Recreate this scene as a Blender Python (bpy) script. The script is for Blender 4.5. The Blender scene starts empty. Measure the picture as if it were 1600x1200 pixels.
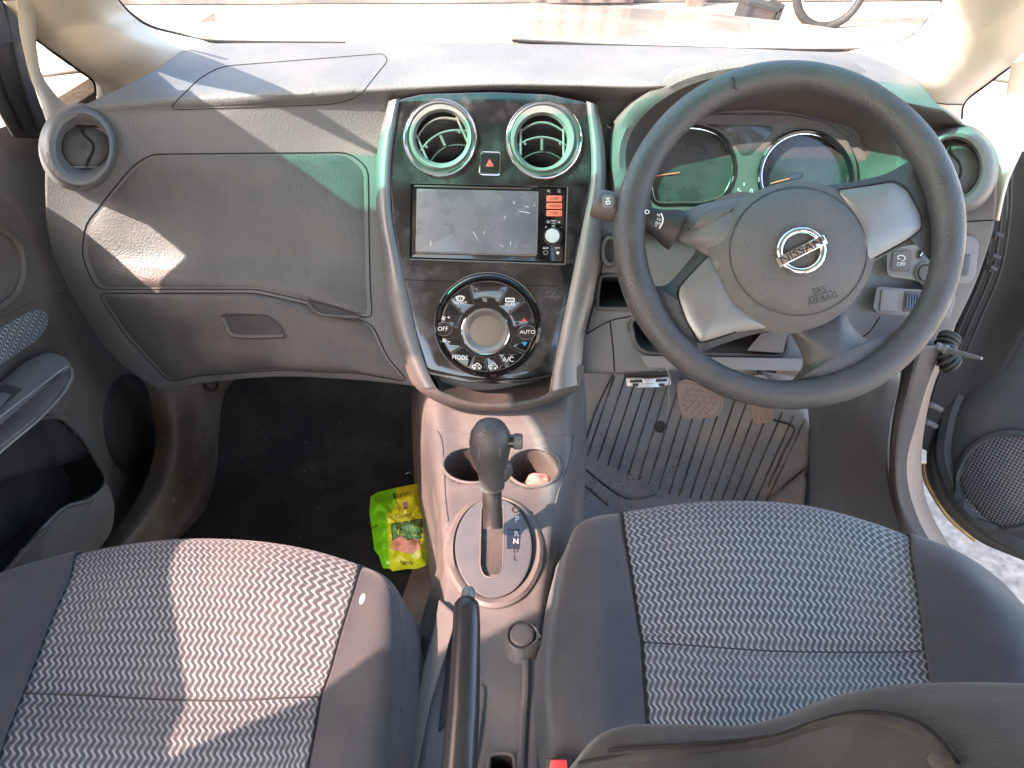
import bpy, bmesh, math, random
from mathutils import Vector, Matrix, noise
from mathutils.bvhtree import BVHTree
from mathutils.geometry import tessellate_polygon
random.seed(7)
R = math.radians
S = bpy.context.scene
COL = S.collection
# ---------------------------------------------------------------- camera, sky, sun, exposure
F = 1142.0
TH, YAW = R(37.0), R(1.6)
CAM = Vector((0.005, 0.0, 1.0))
FWD = Vector((math.sin(YAW)*math.cos(TH), math.cos(YAW)*math.cos(TH), -math.sin(TH)))
RT = Vector((math.cos(YAW), -math.sin(YAW), 0.0))
UP = RT.cross(FWD)
cd = bpy.data.cameras.new('camera'); cam = bpy.data.objects.new('camera', cd); COL.objects.link(cam)
cd.sensor_width = 36.0; cd.lens = 36.0*F/1600.0; cd.clip_start = 0.01; cd.clip_end = 500.0
mw = Matrix((RT, UP, -FWD)).transposed().to_4x4(); mw.translation = CAM; cam.matrix_world = mw
S.camera = cam
SUN = Vector((-0.95, -0.50, 1.0)).normalized()
elev = math.asin(SUN.z)
w = bpy.data.worlds.new('World'); S.world = w; w.use_nodes = True
wn = w.node_tree.nodes; sky = wn.new('ShaderNodeTexSky'); sky.sky_type = 'NISHITA'; sky.sun_disc = False
sky.sun_elevation = elev; sky.sun_rotation = math.atan2(SUN.x, SUN.y); sky.dust_density = 3.0; sky.air_density = 1.0; sky.ozone_density = 1.0
w.node_tree.links.new(sky.outputs[0], wn['Background'].inputs[0]); wn['Background'].inputs[1].default_value = 0.15
ld = bpy.data.lights.new('sun', 'SUN'); ld.energy = 2.6; ld.angle = R(0.6); ld.color = (1.0, 0.90, 0.82)
lo = bpy.data.objects.new('sun', ld); COL.objects.link(lo); lo.location = (-5, -3, 6)
lo.rotation_euler = (-SUN).to_track_quat('-Z', 'Y').to_euler()
S.view_settings.view_transform = 'Standard'; S.view_settings.look = 'None'
S.view_settings.exposure = 2.95; S.view_settings.gamma = 1.0
S.cycles.use_denoising = True
S.cycles.max_bounces = 10; S.cycles.transparent_max_bounces = 12; S.cycles.diffuse_bounces = 6
S.cycles.caustics_reflective = False; S.cycles.caustics_refractive = False
S.cycles.sample_clamp_indirect = 6.0

# ---------------------------------------------------------------- placing helpers
def ray(px, py): return FWD + RT*((px-800.0)/F) + UP*((600.0-py)/F)
def Z(px, py, z): d = ray(px, py); return CAM + d*((z-CAM.z)/d.z)
def Y(px, py, y): d = ray(px, py); return CAM + d*((y-CAM.y)/d.y)
def X(px, py, x): d = ray(px, py); return CAM + d*((x-CAM.x)/d.x)
def D(px, py, dep): return CAM + ray(px, py)*dep
def mpp(p): return (p-CAM).dot(FWD)/F            # metres per photo pixel at p
class Plane:
    def __init__(s, p, n): s.p = Vector(p); s.n = Vector(n).normalized()
    def at(s, px, py, h=0.0):
        d = ray(px, py); q = s.p + s.n*h
        return CAM + d*((q-CAM).dot(s.n)/d.dot(s.n))
class Surf:
    def __init__(s, verts, faces, fallback=None):
        s.b = BVHTree.FromPolygons([tuple(v) for v in verts], faces); s.f = fallback
    def at(s, px, py, h=0.0):
        d = ray(px, py).normalized(); loc, n, i, t = s.b.ray_cast(CAM, d)
        if loc is None:
            if s.f: return s.f.at(px, py, h)
            k = s.b.find_nearest(CAM + d*0.9); loc, n = k[0], k[1]
            n = n.normalized()
            if n.dot(d) > 0: n = -n
            return loc + n*h
        if n.dot(d) > 0: n = -n
        return loc + n*h
def cr(pts, n=6, closed=False):
    pts = [Vector(p) if not isinstance(p, Vector) else p for p in pts]; L = len(pts); out = []
    segs = L if closed else L-1
    for i in range(segs):
        if closed: a, b, c, d = pts[(i-1) % L], pts[i], pts[(i+1) % L], pts[(i+2) % L]
        else: a, b, c, d = pts[max(i-1, 0)], pts[i], pts[i+1], pts[min(i+2, L-1)]
        for k in range(n):
            t = k/n; t2 = t*t; t3 = t2*t
            out.append(0.5*((2*b) + (c-a)*t + (2*a-5*b+4*c-d)*t2 + (3*b-a-3*c+d)*t3))
    if not closed: out.append(pts[-1].copy())
    return out
def rpoly(pts, r, n=5):
    out = []; L = len(pts)
    for i in range(L):
        p = Vector(pts[i]); a = Vector(pts[i-1])-p; b = Vector(pts[(i+1) % L])-p
        k = min(r, a.length*.45, b.length*.45); s = p+a.normalized()*k; e = p+b.normalized()*k
        for j in range(n+1):
            t = j/n; out.append((1-t)**2*s + 2*t*(1-t)*p + t*t*e)
    return out
def ell(cx, cy, rx, ry, ang=0, n=48, a0=0, a1=360):
    o = []; full = abs(a1-a0) >= 360
    for i in range(n if full else n+1):
        t = R(a0+(a1-a0)*i/n); x, y = rx*math.cos(t), -ry*math.sin(t); c, s = math.cos(R(ang)), math.sin(R(ang))
        o.append(Vector((cx+x*c+y*s, cy-x*s+y*c)))
    return o
def resample(pts, n):
    P = list(pts)+[pts[0]]; ls = [0]
    for i in range(len(P)-1): ls.append(ls[-1]+(P[i+1]-P[i]).length)
    out = []; j = 0
    for k in range(n):
        t = ls[-1]*k/n
        while ls[j+1] < t: j += 1
        f = (t-ls[j])/max(ls[j+1]-ls[j], 1e-9); out.append(P[j].lerp(P[j+1], f))
    return out
def inset(P, b):
    L = len(P); area = sum(P[i].x*P[(i+1) % L].y-P[(i+1) % L].x*P[i].y for i in range(L)); sg = 1 if area > 0 else -1
    o = []
    for i in range(L):
        e1 = (P[i]-P[i-1]); e2 = (P[(i+1) % L]-P[i])
        if e1.length < 1e-6: e1 = e2
        if e2.length < 1e-6: e2 = e1
        n1 = Vector((-e1.y, e1.x)).normalized()*sg; n2 = Vector((-e2.y, e2.x)).normalized()*sg
        m = n1+n2
        if m.length < .2: m = n1
        else: m = m.normalized()/max(.5, m.normalized().dot(n1))
        o.append(P[i]+m*b)
    return o
# ---------------------------------------------------------------- object helpers
WL = {}
def thing(name, label, cat, loc, group=None):
    o = bpy.data.objects.new(name, None); COL.objects.link(o); o.empty_display_size = .05
    o.location = loc; WL[o.name] = Vector(loc); o['label'] = label; o['category'] = cat
    if group: o['group'] = group
    return o
def mk(name, verts, faces, mat, parent=None, smooth=True, angle=35, uv=None, thick=0, kind=None, label=None, cat=None, face_cam=False, group=None):
    if not verts: return None
    lo_ = Vector((min(v[i] for v in verts) for i in range(3))); hi = Vector((max(v[i] for v in verts) for i in range(3)))
    c = (lo_+hi)/2
    if face_cam:
        a = 0.0
        for f in faces:
            p0, p1, p2 = (Vector(verts[f[0]]), Vector(verts[f[1]]), Vector(verts[f[2]]))
            a += (p1-p0).cross(p2-p0).dot(CAM-p0)
        if a < 0:
            faces = [tuple(reversed(f)) for f in faces]
    me = bpy.data.meshes.new(name); me.from_pydata([tuple(Vector(v)-c) for v in verts], [], faces)
    if uv:
        ul = me.uv_layers.new(name='UVMap')
        for lp in me.loops: ul.data[lp.index].uv = uv[lp.vertex_index]
    me.materials.append(mat); me.validate(); me.update()
    if not face_cam:
        bm = bmesh.new(); bm.from_mesh(me); bmesh.ops.recalc_face_normals(bm, faces=bm.faces[:]); bm.to_mesh(me); bm.free()
    if smooth:
        me.polygons.foreach_set('use_smooth', [True]*len(me.polygons)); me.set_sharp_from_angle(angle=R(angle))
    o = bpy.data.objects.new(name, me); COL.objects.link(o)
    if parent is not None: o.parent = parent; o.location = c-WL[parent.name]
    else: o.location = c
    WL[o.name] = c
    if thick:
        m = o.modifiers.new('thickness', 'SOLIDIFY'); m.thickness = abs(thick); m.offset = -1
    if kind: o['kind'] = kind
    if label: o['label'] = label
    if cat: o['category'] = cat
    if group: o['group'] = group
    return o
def join(*vf):
    V = []; Fc = []
    for v, f in vf:
        b = len(V); V += list(v); Fc += [tuple(i+b for i in q) for q in f]
    return V, Fc
def g_patch(rows, n=6, m=6):
    rr = [cr(r, m) for r in rows]; cols = list(zip(*rr)); cc = [cr(list(c), n) for c in cols]
    nr = len(cc[0]); nc = len(cc); V = []; U = []
    for i in range(nr):
        for j in range(nc): V.append(cc[j][i])
    # uv by arc length
    us = [0]
    mid = nr//2
    for j in range(1, nc): us.append(us[-1]+(cc[j][mid]-cc[j-1][mid]).length)
    midc = nc//2; vs = [0]
    for i in range(1, nr): vs.append(vs[-1]+(cc[midc][i]-cc[midc][i-1]).length)
    for i in range(nr):
        for j in range(nc): U.append((us[j], -vs[i]))
    Fc = [(i*nc+j, i*nc+j+1, (i+1)*nc+j+1, (i+1)*nc+j) for i in range(nr-1) for j in range(nc-1)]
    return V, Fc, U
def inpoly(x, y, P):
    c = False; j = len(P)-1
    for i in range(len(P)):
        if (P[i][1] > y) != (P[j][1] > y) and x < (P[j][0]-P[i][0])*(y-P[i][1])/(P[j][1]-P[i][1])+P[i][0]: c = not c
        j = i
    return c
def proj(p):
    d = p-CAM; z = d.dot(FWD); return 800+F*d.dot(RT)/z, 600-F*d.dot(UP)/z
def patch(name, rows, mat, parent=None, n=6, m=6, thick=.003, holes=(), **k):
    V, Fc, U = g_patch(rows, n, m); full = Surf(V, Fc)
    if holes:
        pp = [proj(v) for v in V]; keep = []
        for f in Fc:
            x = sum(pp[i][0] for i in f)/4; y = sum(pp[i][1] for i in f)/4
            if not any(inpoly(x, y, h) for h in holes): keep.append(f)
        Fc = keep
    return mk(name, V, Fc, mat, parent, uv=U, thick=thick, face_cam=True, **k), full
def g_plate(P, sf, h0, h1, bev=1.0, holes=(), back=True):
    P = [Vector(p) for p in P]; V = []; Fc = []
    rings = [(P, h0), (P, h1-(bev and .0008)), (inset(P, bev*.35), h1-(bev and .00025)), (inset(P, bev), h1)] if bev else [(P, h0), (P, h1)]
    n = len(P)
    for Q, h in rings: V += [sf.at(q.x, q.y, h) for q in Q]
    for k in range(len(rings)-1):
        for i in range(n): Fc.append((k*n+i, k*n+(i+1) % n, (k+1)*n+(i+1) % n, (k+1)*n+i))
    top = rings[-1][0]; loops = [[Vector((q.x, q.y, 0)) for q in top]]; idx = [(len(rings)-1)*n+i for i in range(n)]
    for H in holes:
        H = [Vector(q) for q in H]; b = len(V); V += [sf.at(q.x, q.y, h1) for q in H]; V += [sf.at(q.x, q.y, h0) for q in H]; m = len(H)
        loops.append([Vector((q.x, q.y, 0)) for q in H]); idx += [b+i for i in range(m)]
        for i in range(m): Fc.append((b+i, b+(i+1) % m, b+m+(i+1) % m, b+m+i))
    for t in tessellate_polygon(loops): Fc.append(tuple(idx[i] for i in t))
    if back and not holes: Fc.append(tuple(reversed(range(n))))
    return V, Fc
def plate(name, P, sf, h0, h1, mat, parent=None, bev=1.0, holes=(), back=True, **k):
    V, Fc = g_plate(P, sf, h0, h1, bev, holes, back)
    return mk(name, V, Fc, mat, parent, **k)
def g_pillow(P, sf, he, ht, base=None, rings=8, p=2.0, nn=64, cen=None, noise_=None):
    P = resample([Vector(q) for q in P], nn); n = len(P)
    c = Vector(cen) if cen else sum(P, Vector((0, 0)))/n
    V = []; Fc = []; lv = []
    if base is not None: lv.append((1.0, base))
    for k in range(rings): s = math.cos(math.pi/2*k/rings); lv.append((s, he+(ht-he)*(1-s**p)))
    for s, h in lv:
        for q in P:
            a = c+(q-c)*s; V.append(sf.at(a.x, a.y, h+(noise_(a.x, a.y, s) if noise_ else 0)))
    for k in range(len(lv)-1):
        for i in range(n): Fc.append((k*n+i, k*n+(i+1) % n, (k+1)*n+(i+1) % n, (k+1)*n+i))
    V.append(sf.at(c.x, c.y, ht+(noise_(c.x, c.y, 0) if noise_ else 0))); b = (len(lv)-1)*n
    for i in range(n): Fc.append((b+i, b+(i+1) % n, len(V)-1))
    return V, Fc
def pillow(name, P, sf, he, ht, mat, parent=None, base=None, rings=8, p=2.0, nn=64, cen=None, noise_=None, **k):
    V, Fc = g_pillow(P, sf, he, ht, base, rings, p, nn, cen, noise_)
    return mk(name, V, Fc, mat, parent, **k)
def g_rings(sf, L, n=64, cap0=False, cap1=False):
    """L: list of (cx,cy,rx,ry,ang,h)"""
    V = []; Fc = []
    for cx, cy, rx, ry, ang, h in L: V += [sf.at(q.x, q.y, h) for q in ell(cx, cy, rx, ry, ang, n)]
    for k in range(len(L)-1):
        for i in range(n): Fc.append((k*n+i, k*n+(i+1) % n, (k+1)*n+(i+1) % n, (k+1)*n+i))
    if cap0: Fc.append(tuple(range(n)))
    if cap1: Fc.append(tuple((len(L)-1)*n+i for i in range(n)))
    return V, Fc
def rings(name, sf, L, mat, parent=None, n=64, cap0=False, cap1=False, **k):
    V, Fc = g_rings(sf, L, n, cap0, cap1); return mk(name, V, Fc, mat, parent, **k)
def g_tube(P, r, seg=12, closed=False, flat=None):
    n = len(P); rr = r if isinstance(r, (list, tuple)) else [r]*n; V = []; Fc = []
    up = Vector((.13, .21, .97)); prev = None
    for i in range(n):
        if closed: t = P[(i+1) % n]-P[i-1]
        else: t = P[min(i+1, n-1)]-P[max(i-1, 0)]
        t = t.normalized() if t.length > 1e-9 else Vector((0, 0, 1))
        if prev is None: a = t.cross(up); a = a.normalized() if a.length > .05 else t.cross(Vector((1, 0, 0))).normalized()
        else: a = (prev-t*prev.dot(t)).normalized()
        prev = a; b = t.cross(a)
        for j in range(seg):
            th = 2*math.pi*j/seg; V.append(P[i]+(a*math.cos(th)+b*math.sin(th))*rr[i])
    for i in range(n if closed else n-1):
        for j in range(seg):
            i2 = (i+1) % n; Fc.append((i*seg+j, i*seg+(j+1) % seg, i2*seg+(j+1) % seg, i2*seg+j))
    if not closed: Fc.append(tuple(range(seg))); Fc.append(tuple((n-1)*seg+j for j in range(seg)))
    return V, Fc
def tube(name, P, r, mat, parent=None, seg=12, closed=False, **k):
    V, Fc = g_tube([Vector(p) for p in P], r, seg, closed); return mk(name, V, Fc, mat, parent, **k)
def seam(name, pts, sf, r, mat, parent=None, h=0.0, n=8, closed=False, seg=6, **k):
    P = [sf.at(q.x, q.y, h) for q in cr([Vector(p) for p in pts], n, closed)]
    return tube(name, P, r, mat, parent, seg, closed, **k)
def text(s, sf, px, py, size, mat, parent=None, ang=0, h=.0006, ext=0.0, name='lettering', sx=1.0, shear=0.0):
    cu = bpy.data.curves.new('t', 'FONT'); cu.body = s; cu.size = 1; cu.align_x = 'CENTER'; cu.align_y = 'CENTER'; cu.resolution_u = 3
    cu.extrude = .5 if ext else 0
    ob = bpy.data.objects.new('t', cu); COL.objects.link(ob); dg = bpy.context.evaluated_depsgraph_get(); dg.update()
    me = bpy.data.meshes.new_from_object(ob.evaluated_get(dg)); c, sn = math.cos(R(ang)), math.sin(R(ang))
    V = []
    for v in me.vertices:
        x, y = (v.co.x+shear*v.co.y)*size*sx, -v.co.y*size
        V.append(sf.at(px+x*c+y*sn, py-x*sn+y*c, h+((v.co.z+.5)*ext if ext else 0)))
    Fc = [tuple(p.vertices) for p in me.polygons]
    bpy.data.objects.remove(ob); bpy.data.meshes.remove(me); bpy.data.curves.remove(cu)
    return mk(name, V, Fc, mat, parent, smooth=False)
def g_box(c, sx, sy, sz, rot=None):
    M = rot or Matrix.Identity(3); c = Vector(c)
    V = [c+M @ Vector((x*sx/2, y*sy/2, z*sz/2)) for x in (-1, 1) for y in (-1, 1) for z in (-1, 1)]
    return V, [(0, 1, 3, 2), (4, 6, 7, 5), (0, 4, 5, 1), (2, 3, 7, 6), (0, 2, 6, 4), (1, 5, 7, 3)]
def box(name, c, sx, sy, sz, mat, parent=None, rot=None, bev=.0015, **k):
    V, Fc = g_box(c, sx, sy, sz, rot); o = mk(name, V, Fc, mat, parent, **k)
    if bev: m = o.modifiers.new('bevel', 'BEVEL'); m.width = bev; m.segments = 2
    return o
# ---------------------------------------------------------------- materials
def srgb(r, g, b):
    f = lambda c: c/12.92 if c <= .04045 else ((c+.055)/1.055)**2.4
    return (f(r/255), f(g/255), f(b/255))
def mat(name, base, rough=.5, metal=0.0, bump=None, dust=None, var=0.0, varscale=6, coat=0.0, spec=.5, sheen=0.0, trans=0, alpha=None, emit=None):
    m = bpy.data.materials.new(name); m.use_nodes = True; nt = m.node_tree; N = nt.nodes; L = nt.links; b = N['Principled BSDF']
    b.inputs['Base Color'].default_value = (*base, 1); b.inputs['Roughness'].default_value = rough; b.inputs['Metallic'].default_value = metal
    b.inputs['Coat Weight'].default_value = coat; b.inputs['Specular IOR Level'].default_value = spec
    b.inputs['Coat Roughness'].default_value = .04
    b.inputs['Sheen Weight'].default_value = sheen
    tc = N.new('ShaderNodeTexCoord'); geo = N.new('ShaderNodeNewGeometry'); pos = geo.outputs['Position']
    colour = None
    if var or dust:
        rgb = N.new('ShaderNodeRGB'); rgb.outputs[0].default_value = (*base, 1); colour = rgb.outputs[0]
        if var:
            nz = N.new('ShaderNodeTexNoise'); nz.inputs['Scale'].default_value = varscale; nz.inputs['Detail'].default_value = 6; L.new(pos, nz.inputs['Vector'])
            mr = N.new('ShaderNodeMapRange'); mr.inputs[1].default_value = .3; mr.inputs[2].default_value = .7; mr.inputs[3].default_value = 1-var; mr.inputs[4].default_value = 1+var; L.new(nz.outputs[0], mr.inputs[0])
            mx = N.new('ShaderNodeVectorMath'); mx.operation = 'SCALE'; L.new(colour, mx.inputs[0]); L.new(mr.outputs[0], mx.inputs['Scale']); colour = mx.outputs[0]
        if dust:
            dc, amt, sc = dust
            nz = N.new('ShaderNodeTexNoise'); nz.inputs['Scale'].default_value = sc; nz.inputs['Detail'].default_value = 9; nz.inputs['Roughness'].default_value = .65; L.new(pos, nz.inputs['Vector'])
            mr = N.new('ShaderNodeMapRange'); mr.inputs[1].default_value = .42; mr.inputs[2].default_value = .72; mr.inputs[3].default_value = 0; mr.inputs[4].default_value = amt; L.new(nz.outputs[0], mr.inputs[0])
            mx = N.new('ShaderNodeMix'); mx.data_type = 'RGBA'; L.new(mr.outputs[0], mx.inputs[0]); L.new(colour, mx.inputs[6]); mx.inputs[7].default_value = (*dc, 1); colour = mx.outputs[2]
            rr = N.new('ShaderNodeMapRange'); rr.inputs[3].default_value = rough; rr.inputs[4].default_value = min(1, rough+.35); rr.inputs[2].default_value = max(amt, .01); L.new(mr.outputs[0], rr.inputs[0]); L.new(rr.outputs[0], b.inputs['Roughness'])
        L.new(colour, b.inputs['Base Color'])
    if bump:
        kind, sc, st = bump
        if kind == 'grain':
            t = N.new('ShaderNodeTexVoronoi'); t.inputs['Scale'].default_value = sc; t.feature = 'SMOOTH_F1'; t.inputs['Smoothness'].default_value = .4
        else:
            t = N.new('ShaderNodeTexNoise'); t.inputs['Scale'].default_value = sc; t.inputs['Detail'].default_value = 5
        L.new(pos, t.inputs['Vector']); bp = N.new('ShaderNodeBump'); bp.inputs['Strength'].default_value = st; bp.inputs['Distance'].default_value = .001
        L.new(t.outputs[0], bp.inputs['Height']); L.new(bp.outputs[0], b.inputs['Normal'])
    if emit: b.inputs['Emission Color'].default_value = (*emit[0], 1); b.inputs['Emission Strength'].default_value = emit[1]
    return m
TAN = (.33, .275, .225)
M = {}
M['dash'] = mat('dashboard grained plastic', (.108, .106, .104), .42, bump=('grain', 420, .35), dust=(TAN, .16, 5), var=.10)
M['glovebox'] = mat('glove box plastic', (.070, .068, .066), .38, bump=('grain', 420, .4), dust=(TAN, .22, 6), var=.12)  # darker copy of the dashboard plastic, with the glove box's shade in the colour
M['dash2'] = mat('lower dashboard plastic', (.058, .054, .051), .50, bump=('grain', 420, .4), dust=(TAN, .28, 7), var=.12)  # brown plastic, darkened further for the less lit lower dashboard
M['grey'] = mat('mid grey trim plastic', (.15, .14, .132), .42, bump=('grain', 600, .2), dust=(TAN, .2, 8), var=.08)
M['console'] = mat('console plastic', (.118, .116, .115), .46, bump=('grain', 650, .3), dust=(TAN, .3, 9), var=.08)
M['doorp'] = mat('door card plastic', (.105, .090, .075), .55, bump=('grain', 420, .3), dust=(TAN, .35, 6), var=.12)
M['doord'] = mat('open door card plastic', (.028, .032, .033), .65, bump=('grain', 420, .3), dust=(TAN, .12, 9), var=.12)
M['gap'] = mat('shut line', (.008, .007, .007), .9)
M['dark'] = mat('dark plastic', (.025, .023, .022), .5, bump=('noise', 300, .2), dust=(TAN, .06, 14))
M['hood'] = mat('binnacle plastic', (.095, .08, .074), .5, bump=('grain', 500, .3), var=.05)
M['piano'] = mat('gloss black', (.008, .008, .009), .07, coat=.8, dust=((.30, .29, .27), .10, 26), var=0)
M['gloss'] = mat('gloss black clean', (.01, .01, .011), .10, coat=.6)
M['silver'] = mat('satin silver paint', (.19, .19, .185), .36, metal=.5, dust=(TAN, .12, 12))
M['wsilver'] = mat('wheel silver paint', (.225, .22, .205), .34, metal=.45, dust=(TAN, .08, 12))
M['chrome'] = mat('chrome', (.85, .84, .82), .09, metal=1)
M['ventring'] = mat('vent ring plastic', (.15, .147, .138), .4, dust=(TAN, .2, 20))
M['wheel'] = mat('wheel urethane', (.056, .056, .056), .33, bump=('grain', 560, .55), dust=(TAN, .07, 20))
M['pad'] = mat('airbag pad', (.10, .096, .088), .46, bump=('grain', 620, .8), dust=(TAN, .12, 14))
M['fabric'] = mat('plain seat fabric', (.044, .046, .050), .95, bump=('noise', 900, .5), dust=(TAN, .10, 9), var=.12, sheen=.25)
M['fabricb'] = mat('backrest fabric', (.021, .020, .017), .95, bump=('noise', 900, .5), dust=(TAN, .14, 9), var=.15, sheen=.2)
M['fold'] = mat('raised fabric fold', (.060, .056, .047), .95, bump=('noise', 900, .5), sheen=.2)
M['thread'] = mat('seam thread', (.10, .10, .10), .8)
M['cream'] = mat('cream pillar trim', (.62, .545, .44), .55, bump=('noise', 500, .12), var=.04)
M['lining'] = mat('grey headlining', (.26, .26, .255), .9)
M['carpet'] = mat('black carpet', (.014, .013, .012), .95, bump=('noise', 220, 1.0), dust=((.12, .10, .08), .22, 12))
M['carpetg'] = mat('dusty carpet edge', (.13, .10, .08), .95, bump=('noise', 260, 1.0), dust=(TAN, .5, 14), var=.3)
M['rubber'] = mat('rubber mat', (.20, .20, .20), .38, bump=('noise', 140, .25), dust=((.40, .30, .21), .9, 9), var=.3)
M['rubberd'] = mat('mat rib', (.03, .028, .026), .6, dust=((.30, .23, .17), .8, 16))
M['pedal'] = mat('pedal rubber', (.42, .30, .22), .8, bump=('noise', 200, .3), dust=(TAN, .5, 30), var=.2)
M['smoke'] = mat('smoked clear ring', (.055, .052, .05), .12, coat=.6)
M['sillpaint'] = mat('sill paint', (.27, .20, .15), .4, dust=((.2, .14, .1), .3, 20))
M['select'] = mat('selector satin plastic', (.10, .11, .12), .33, dust=(TAN, .12, 30))
M['brakegrip'] = mat('handbrake gloss grip', (.025, .025, .025), .28)
M['aper'] = mat('aperture black', (.010, .009, .009), .7, dust=(TAN, .06, 9))
M['seal'] = mat('door seal rubber', (.022, .019, .018), .6, dust=(TAN, .10, 12))
M['paint'] = mat('champagne body paint', (.26, .215, .175), .18, metal=.0, coat=.5, dust=(TAN, .10, 6))
M['kick'] = mat('kick panel plastic', (.11, .12, .13), .30, spec=.8)
M['kickl'] = mat('dusty sill trim', (.095, .072, .057), .55, bump=('grain', 420, .2), dust=(TAN, .5, 8), var=.15)
M['white'] = mat('white print', (.78, .78, .76), .5)
M['dprint'] = mat('dark print', (.02, .02, .02), .6)
M['red'] = mat('red plastic', (.62, .06, .06), .4)
M['blue'] = mat('blue print', (.02, .30, .62), .5)
M['orange'] = mat('orange red button', (.80, .17, .09), .5, dust=(TAN, .2, 40))
M['screen'] = mat('stereo screen glass', (.135, .14, .155), .18, coat=.25, dust=((.33, .32, .31), .35, 18))
M['lcd'] = mat('display', (.19, .165, .135), .45)
M['gaugeface'] = mat('gauge smoked cover', (.032, .028, .027), .20, coat=.2, dust=((.2, .19, .19), .25, 12))
M['knob'] = mat('knob grey', (.50, .55, .54), .4)
M['metal'] = mat('bare metal', (.55, .53, .5), .3, metal=1, dust=(TAN, .3, 30))
M['brass'] = mat('rusty rail metal', (.42, .30, .17), .4, metal=.7, dust=((.2, .1, .05), .5, 40))
M['yel'] = mat('pink cloth', (.62, .25, .22), .8, bump=('noise', 100, .5))
M['ground'] = mat('pale dusty ground', (.46, .38, .295), .95, bump=('noise', 60, 1.0), dust=((.30, .25, .20), .75, 14), var=.4, varscale=42)
M['wall'] = mat('painted wall', (.115, .10, .092), .9, bump=('noise', 20, .4), dust=((.30, .27, .24), .7, 1.6), var=.15, varscale=1.5)
M['gate'] = mat('brown sheet metal', (.12, .085, .08), .6, dust=(TAN, .3, 3), var=.2)
M['shirt'] = M['gate']
def glass(name, col, refl=.06, rough=.02):
    m = bpy.data.materials.new(name); m.use_nodes = True; nt = m.node_tree; N = nt.nodes; L = nt.links
    N.remove(N['Principled BSDF']); t = N.new('ShaderNodeBsdfTransparent'); t.inputs[0].default_value = (*col, 1)
    g = N.new('ShaderNodeBsdfGlossy'); g.inputs['Roughness'].default_value = rough; mx = N.new('ShaderNodeMixShader'); mx.inputs[0].default_value = refl
    L.new(t.outputs[0], mx.inputs[1]); L.new(g.outputs[0], mx.inputs[2]); L.new(mx.outputs[0], N['Material Output'].inputs[0]); return m
M['sideglass'] = glass('pinkish filmed side glass', (.80, .57, .54), .05)
M['glass'] = glass('window glass', (.94, .96, .95), .05)
M['tint'] = glass('green tinted glass', (.17, .80, .60), .05)
M['lens'] = glass('instrument lens', (.9, .9, .9), .05)
def seat_mat():
    m = bpy.data.materials.new('wave weave seat fabric'); m.use_nodes = True; nt = m.node_tree; N = nt.nodes; L = nt.links; b = N['Principled BSDF']
    b.inputs['Roughness'].default_value = .9; b.inputs['Sheen Weight'].default_value = .2
    uv = N.new('ShaderNodeUVMap'); sp = N.new('ShaderNodeSeparateXYZ'); L.new(uv.outputs[0], sp.inputs[0])
    def ma(op, a, c=None, d=None):
        n = N.new('ShaderNodeMath'); n.operation = op
        for i, v in enumerate((a, c, d)):
            if v is None: continue
            if isinstance(v, (int, float)): n.inputs[i].default_value = v
            else: L.new(v, n.inputs[i])
        return n.outputs[0]
    u = ma('MULTIPLY', sp.outputs[0], 1/.0060); v = ma('MULTIPLY', sp.outputs[1], 2*math.pi/.0127)
    s1 = ma('SINE', v); s2 = ma('SINE', ma('MULTIPLY', v, 2.0))
    wv = ma('ADD', ma('MULTIPLY', s1, .25), ma('MULTIPLY', s2, .05))
    fr = ma('FRACT', ma('ADD', u, wv)); d = ma('ABSOLUTE', ma('SUBTRACT', fr, .5))
    sq = ma('MULTIPLY', s1, s1); wid = ma('ADD', .18, ma('MULTIPLY', sq, .05))
    ln = N.new('ShaderNodeMapRange'); L.new(ma('SUBTRACT', wid, d), ln.inputs[0]); ln.inputs[1].default_value = -.05; ln.inputs[2].default_value = .05
    br = ma('MULTIPLY', ln.outputs[0], ma('ADD', .74, ma('MULTIPLY', ma('COSINE', v), .26)))
    geo = N.new('ShaderNodeNewGeometry'); nz = N.new('ShaderNodeTexNoise'); nz.inputs['Scale'].default_value = 10; nz.inputs['Detail'].default_value = 6; L.new(geo.outputs['Position'], nz.inputs[0])
    mx = N.new('ShaderNodeMix'); mx.data_type = 'RGBA'; L.new(br, mx.inputs[0]); mx.inputs[6].default_value = (.056, .060, .064, 1); mx.inputs[7].default_value = (.32, .35, .352, 1)
    mr = N.new('ShaderNodeMapRange'); L.new(nz.outputs[0], mr.inputs[0]); mr.inputs[1].default_value = .45; mr.inputs[2].default_value = .8; mr.inputs[4].default_value = .22
    m2 = N.new('ShaderNodeMix'); m2.data_type = 'RGBA'; L.new(mr.outputs[0], m2.inputs[0]); L.new(mx.outputs[2], m2.inputs[6]); m2.inputs[7].default_value = (.30, .25, .19, 1)
    L.new(m2.outputs[2], b.inputs['Base Color'])
    bp = N.new('ShaderNodeBump'); bp.inputs['Distance'].default_value = .0006; bp.inputs['Strength'].default_value = .7; L.new(ln.outputs[0], bp.inputs['Height']); L.new(bp.outputs[0], b.inputs['Normal'])
    return m
M['weave'] = seat_mat()
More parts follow.
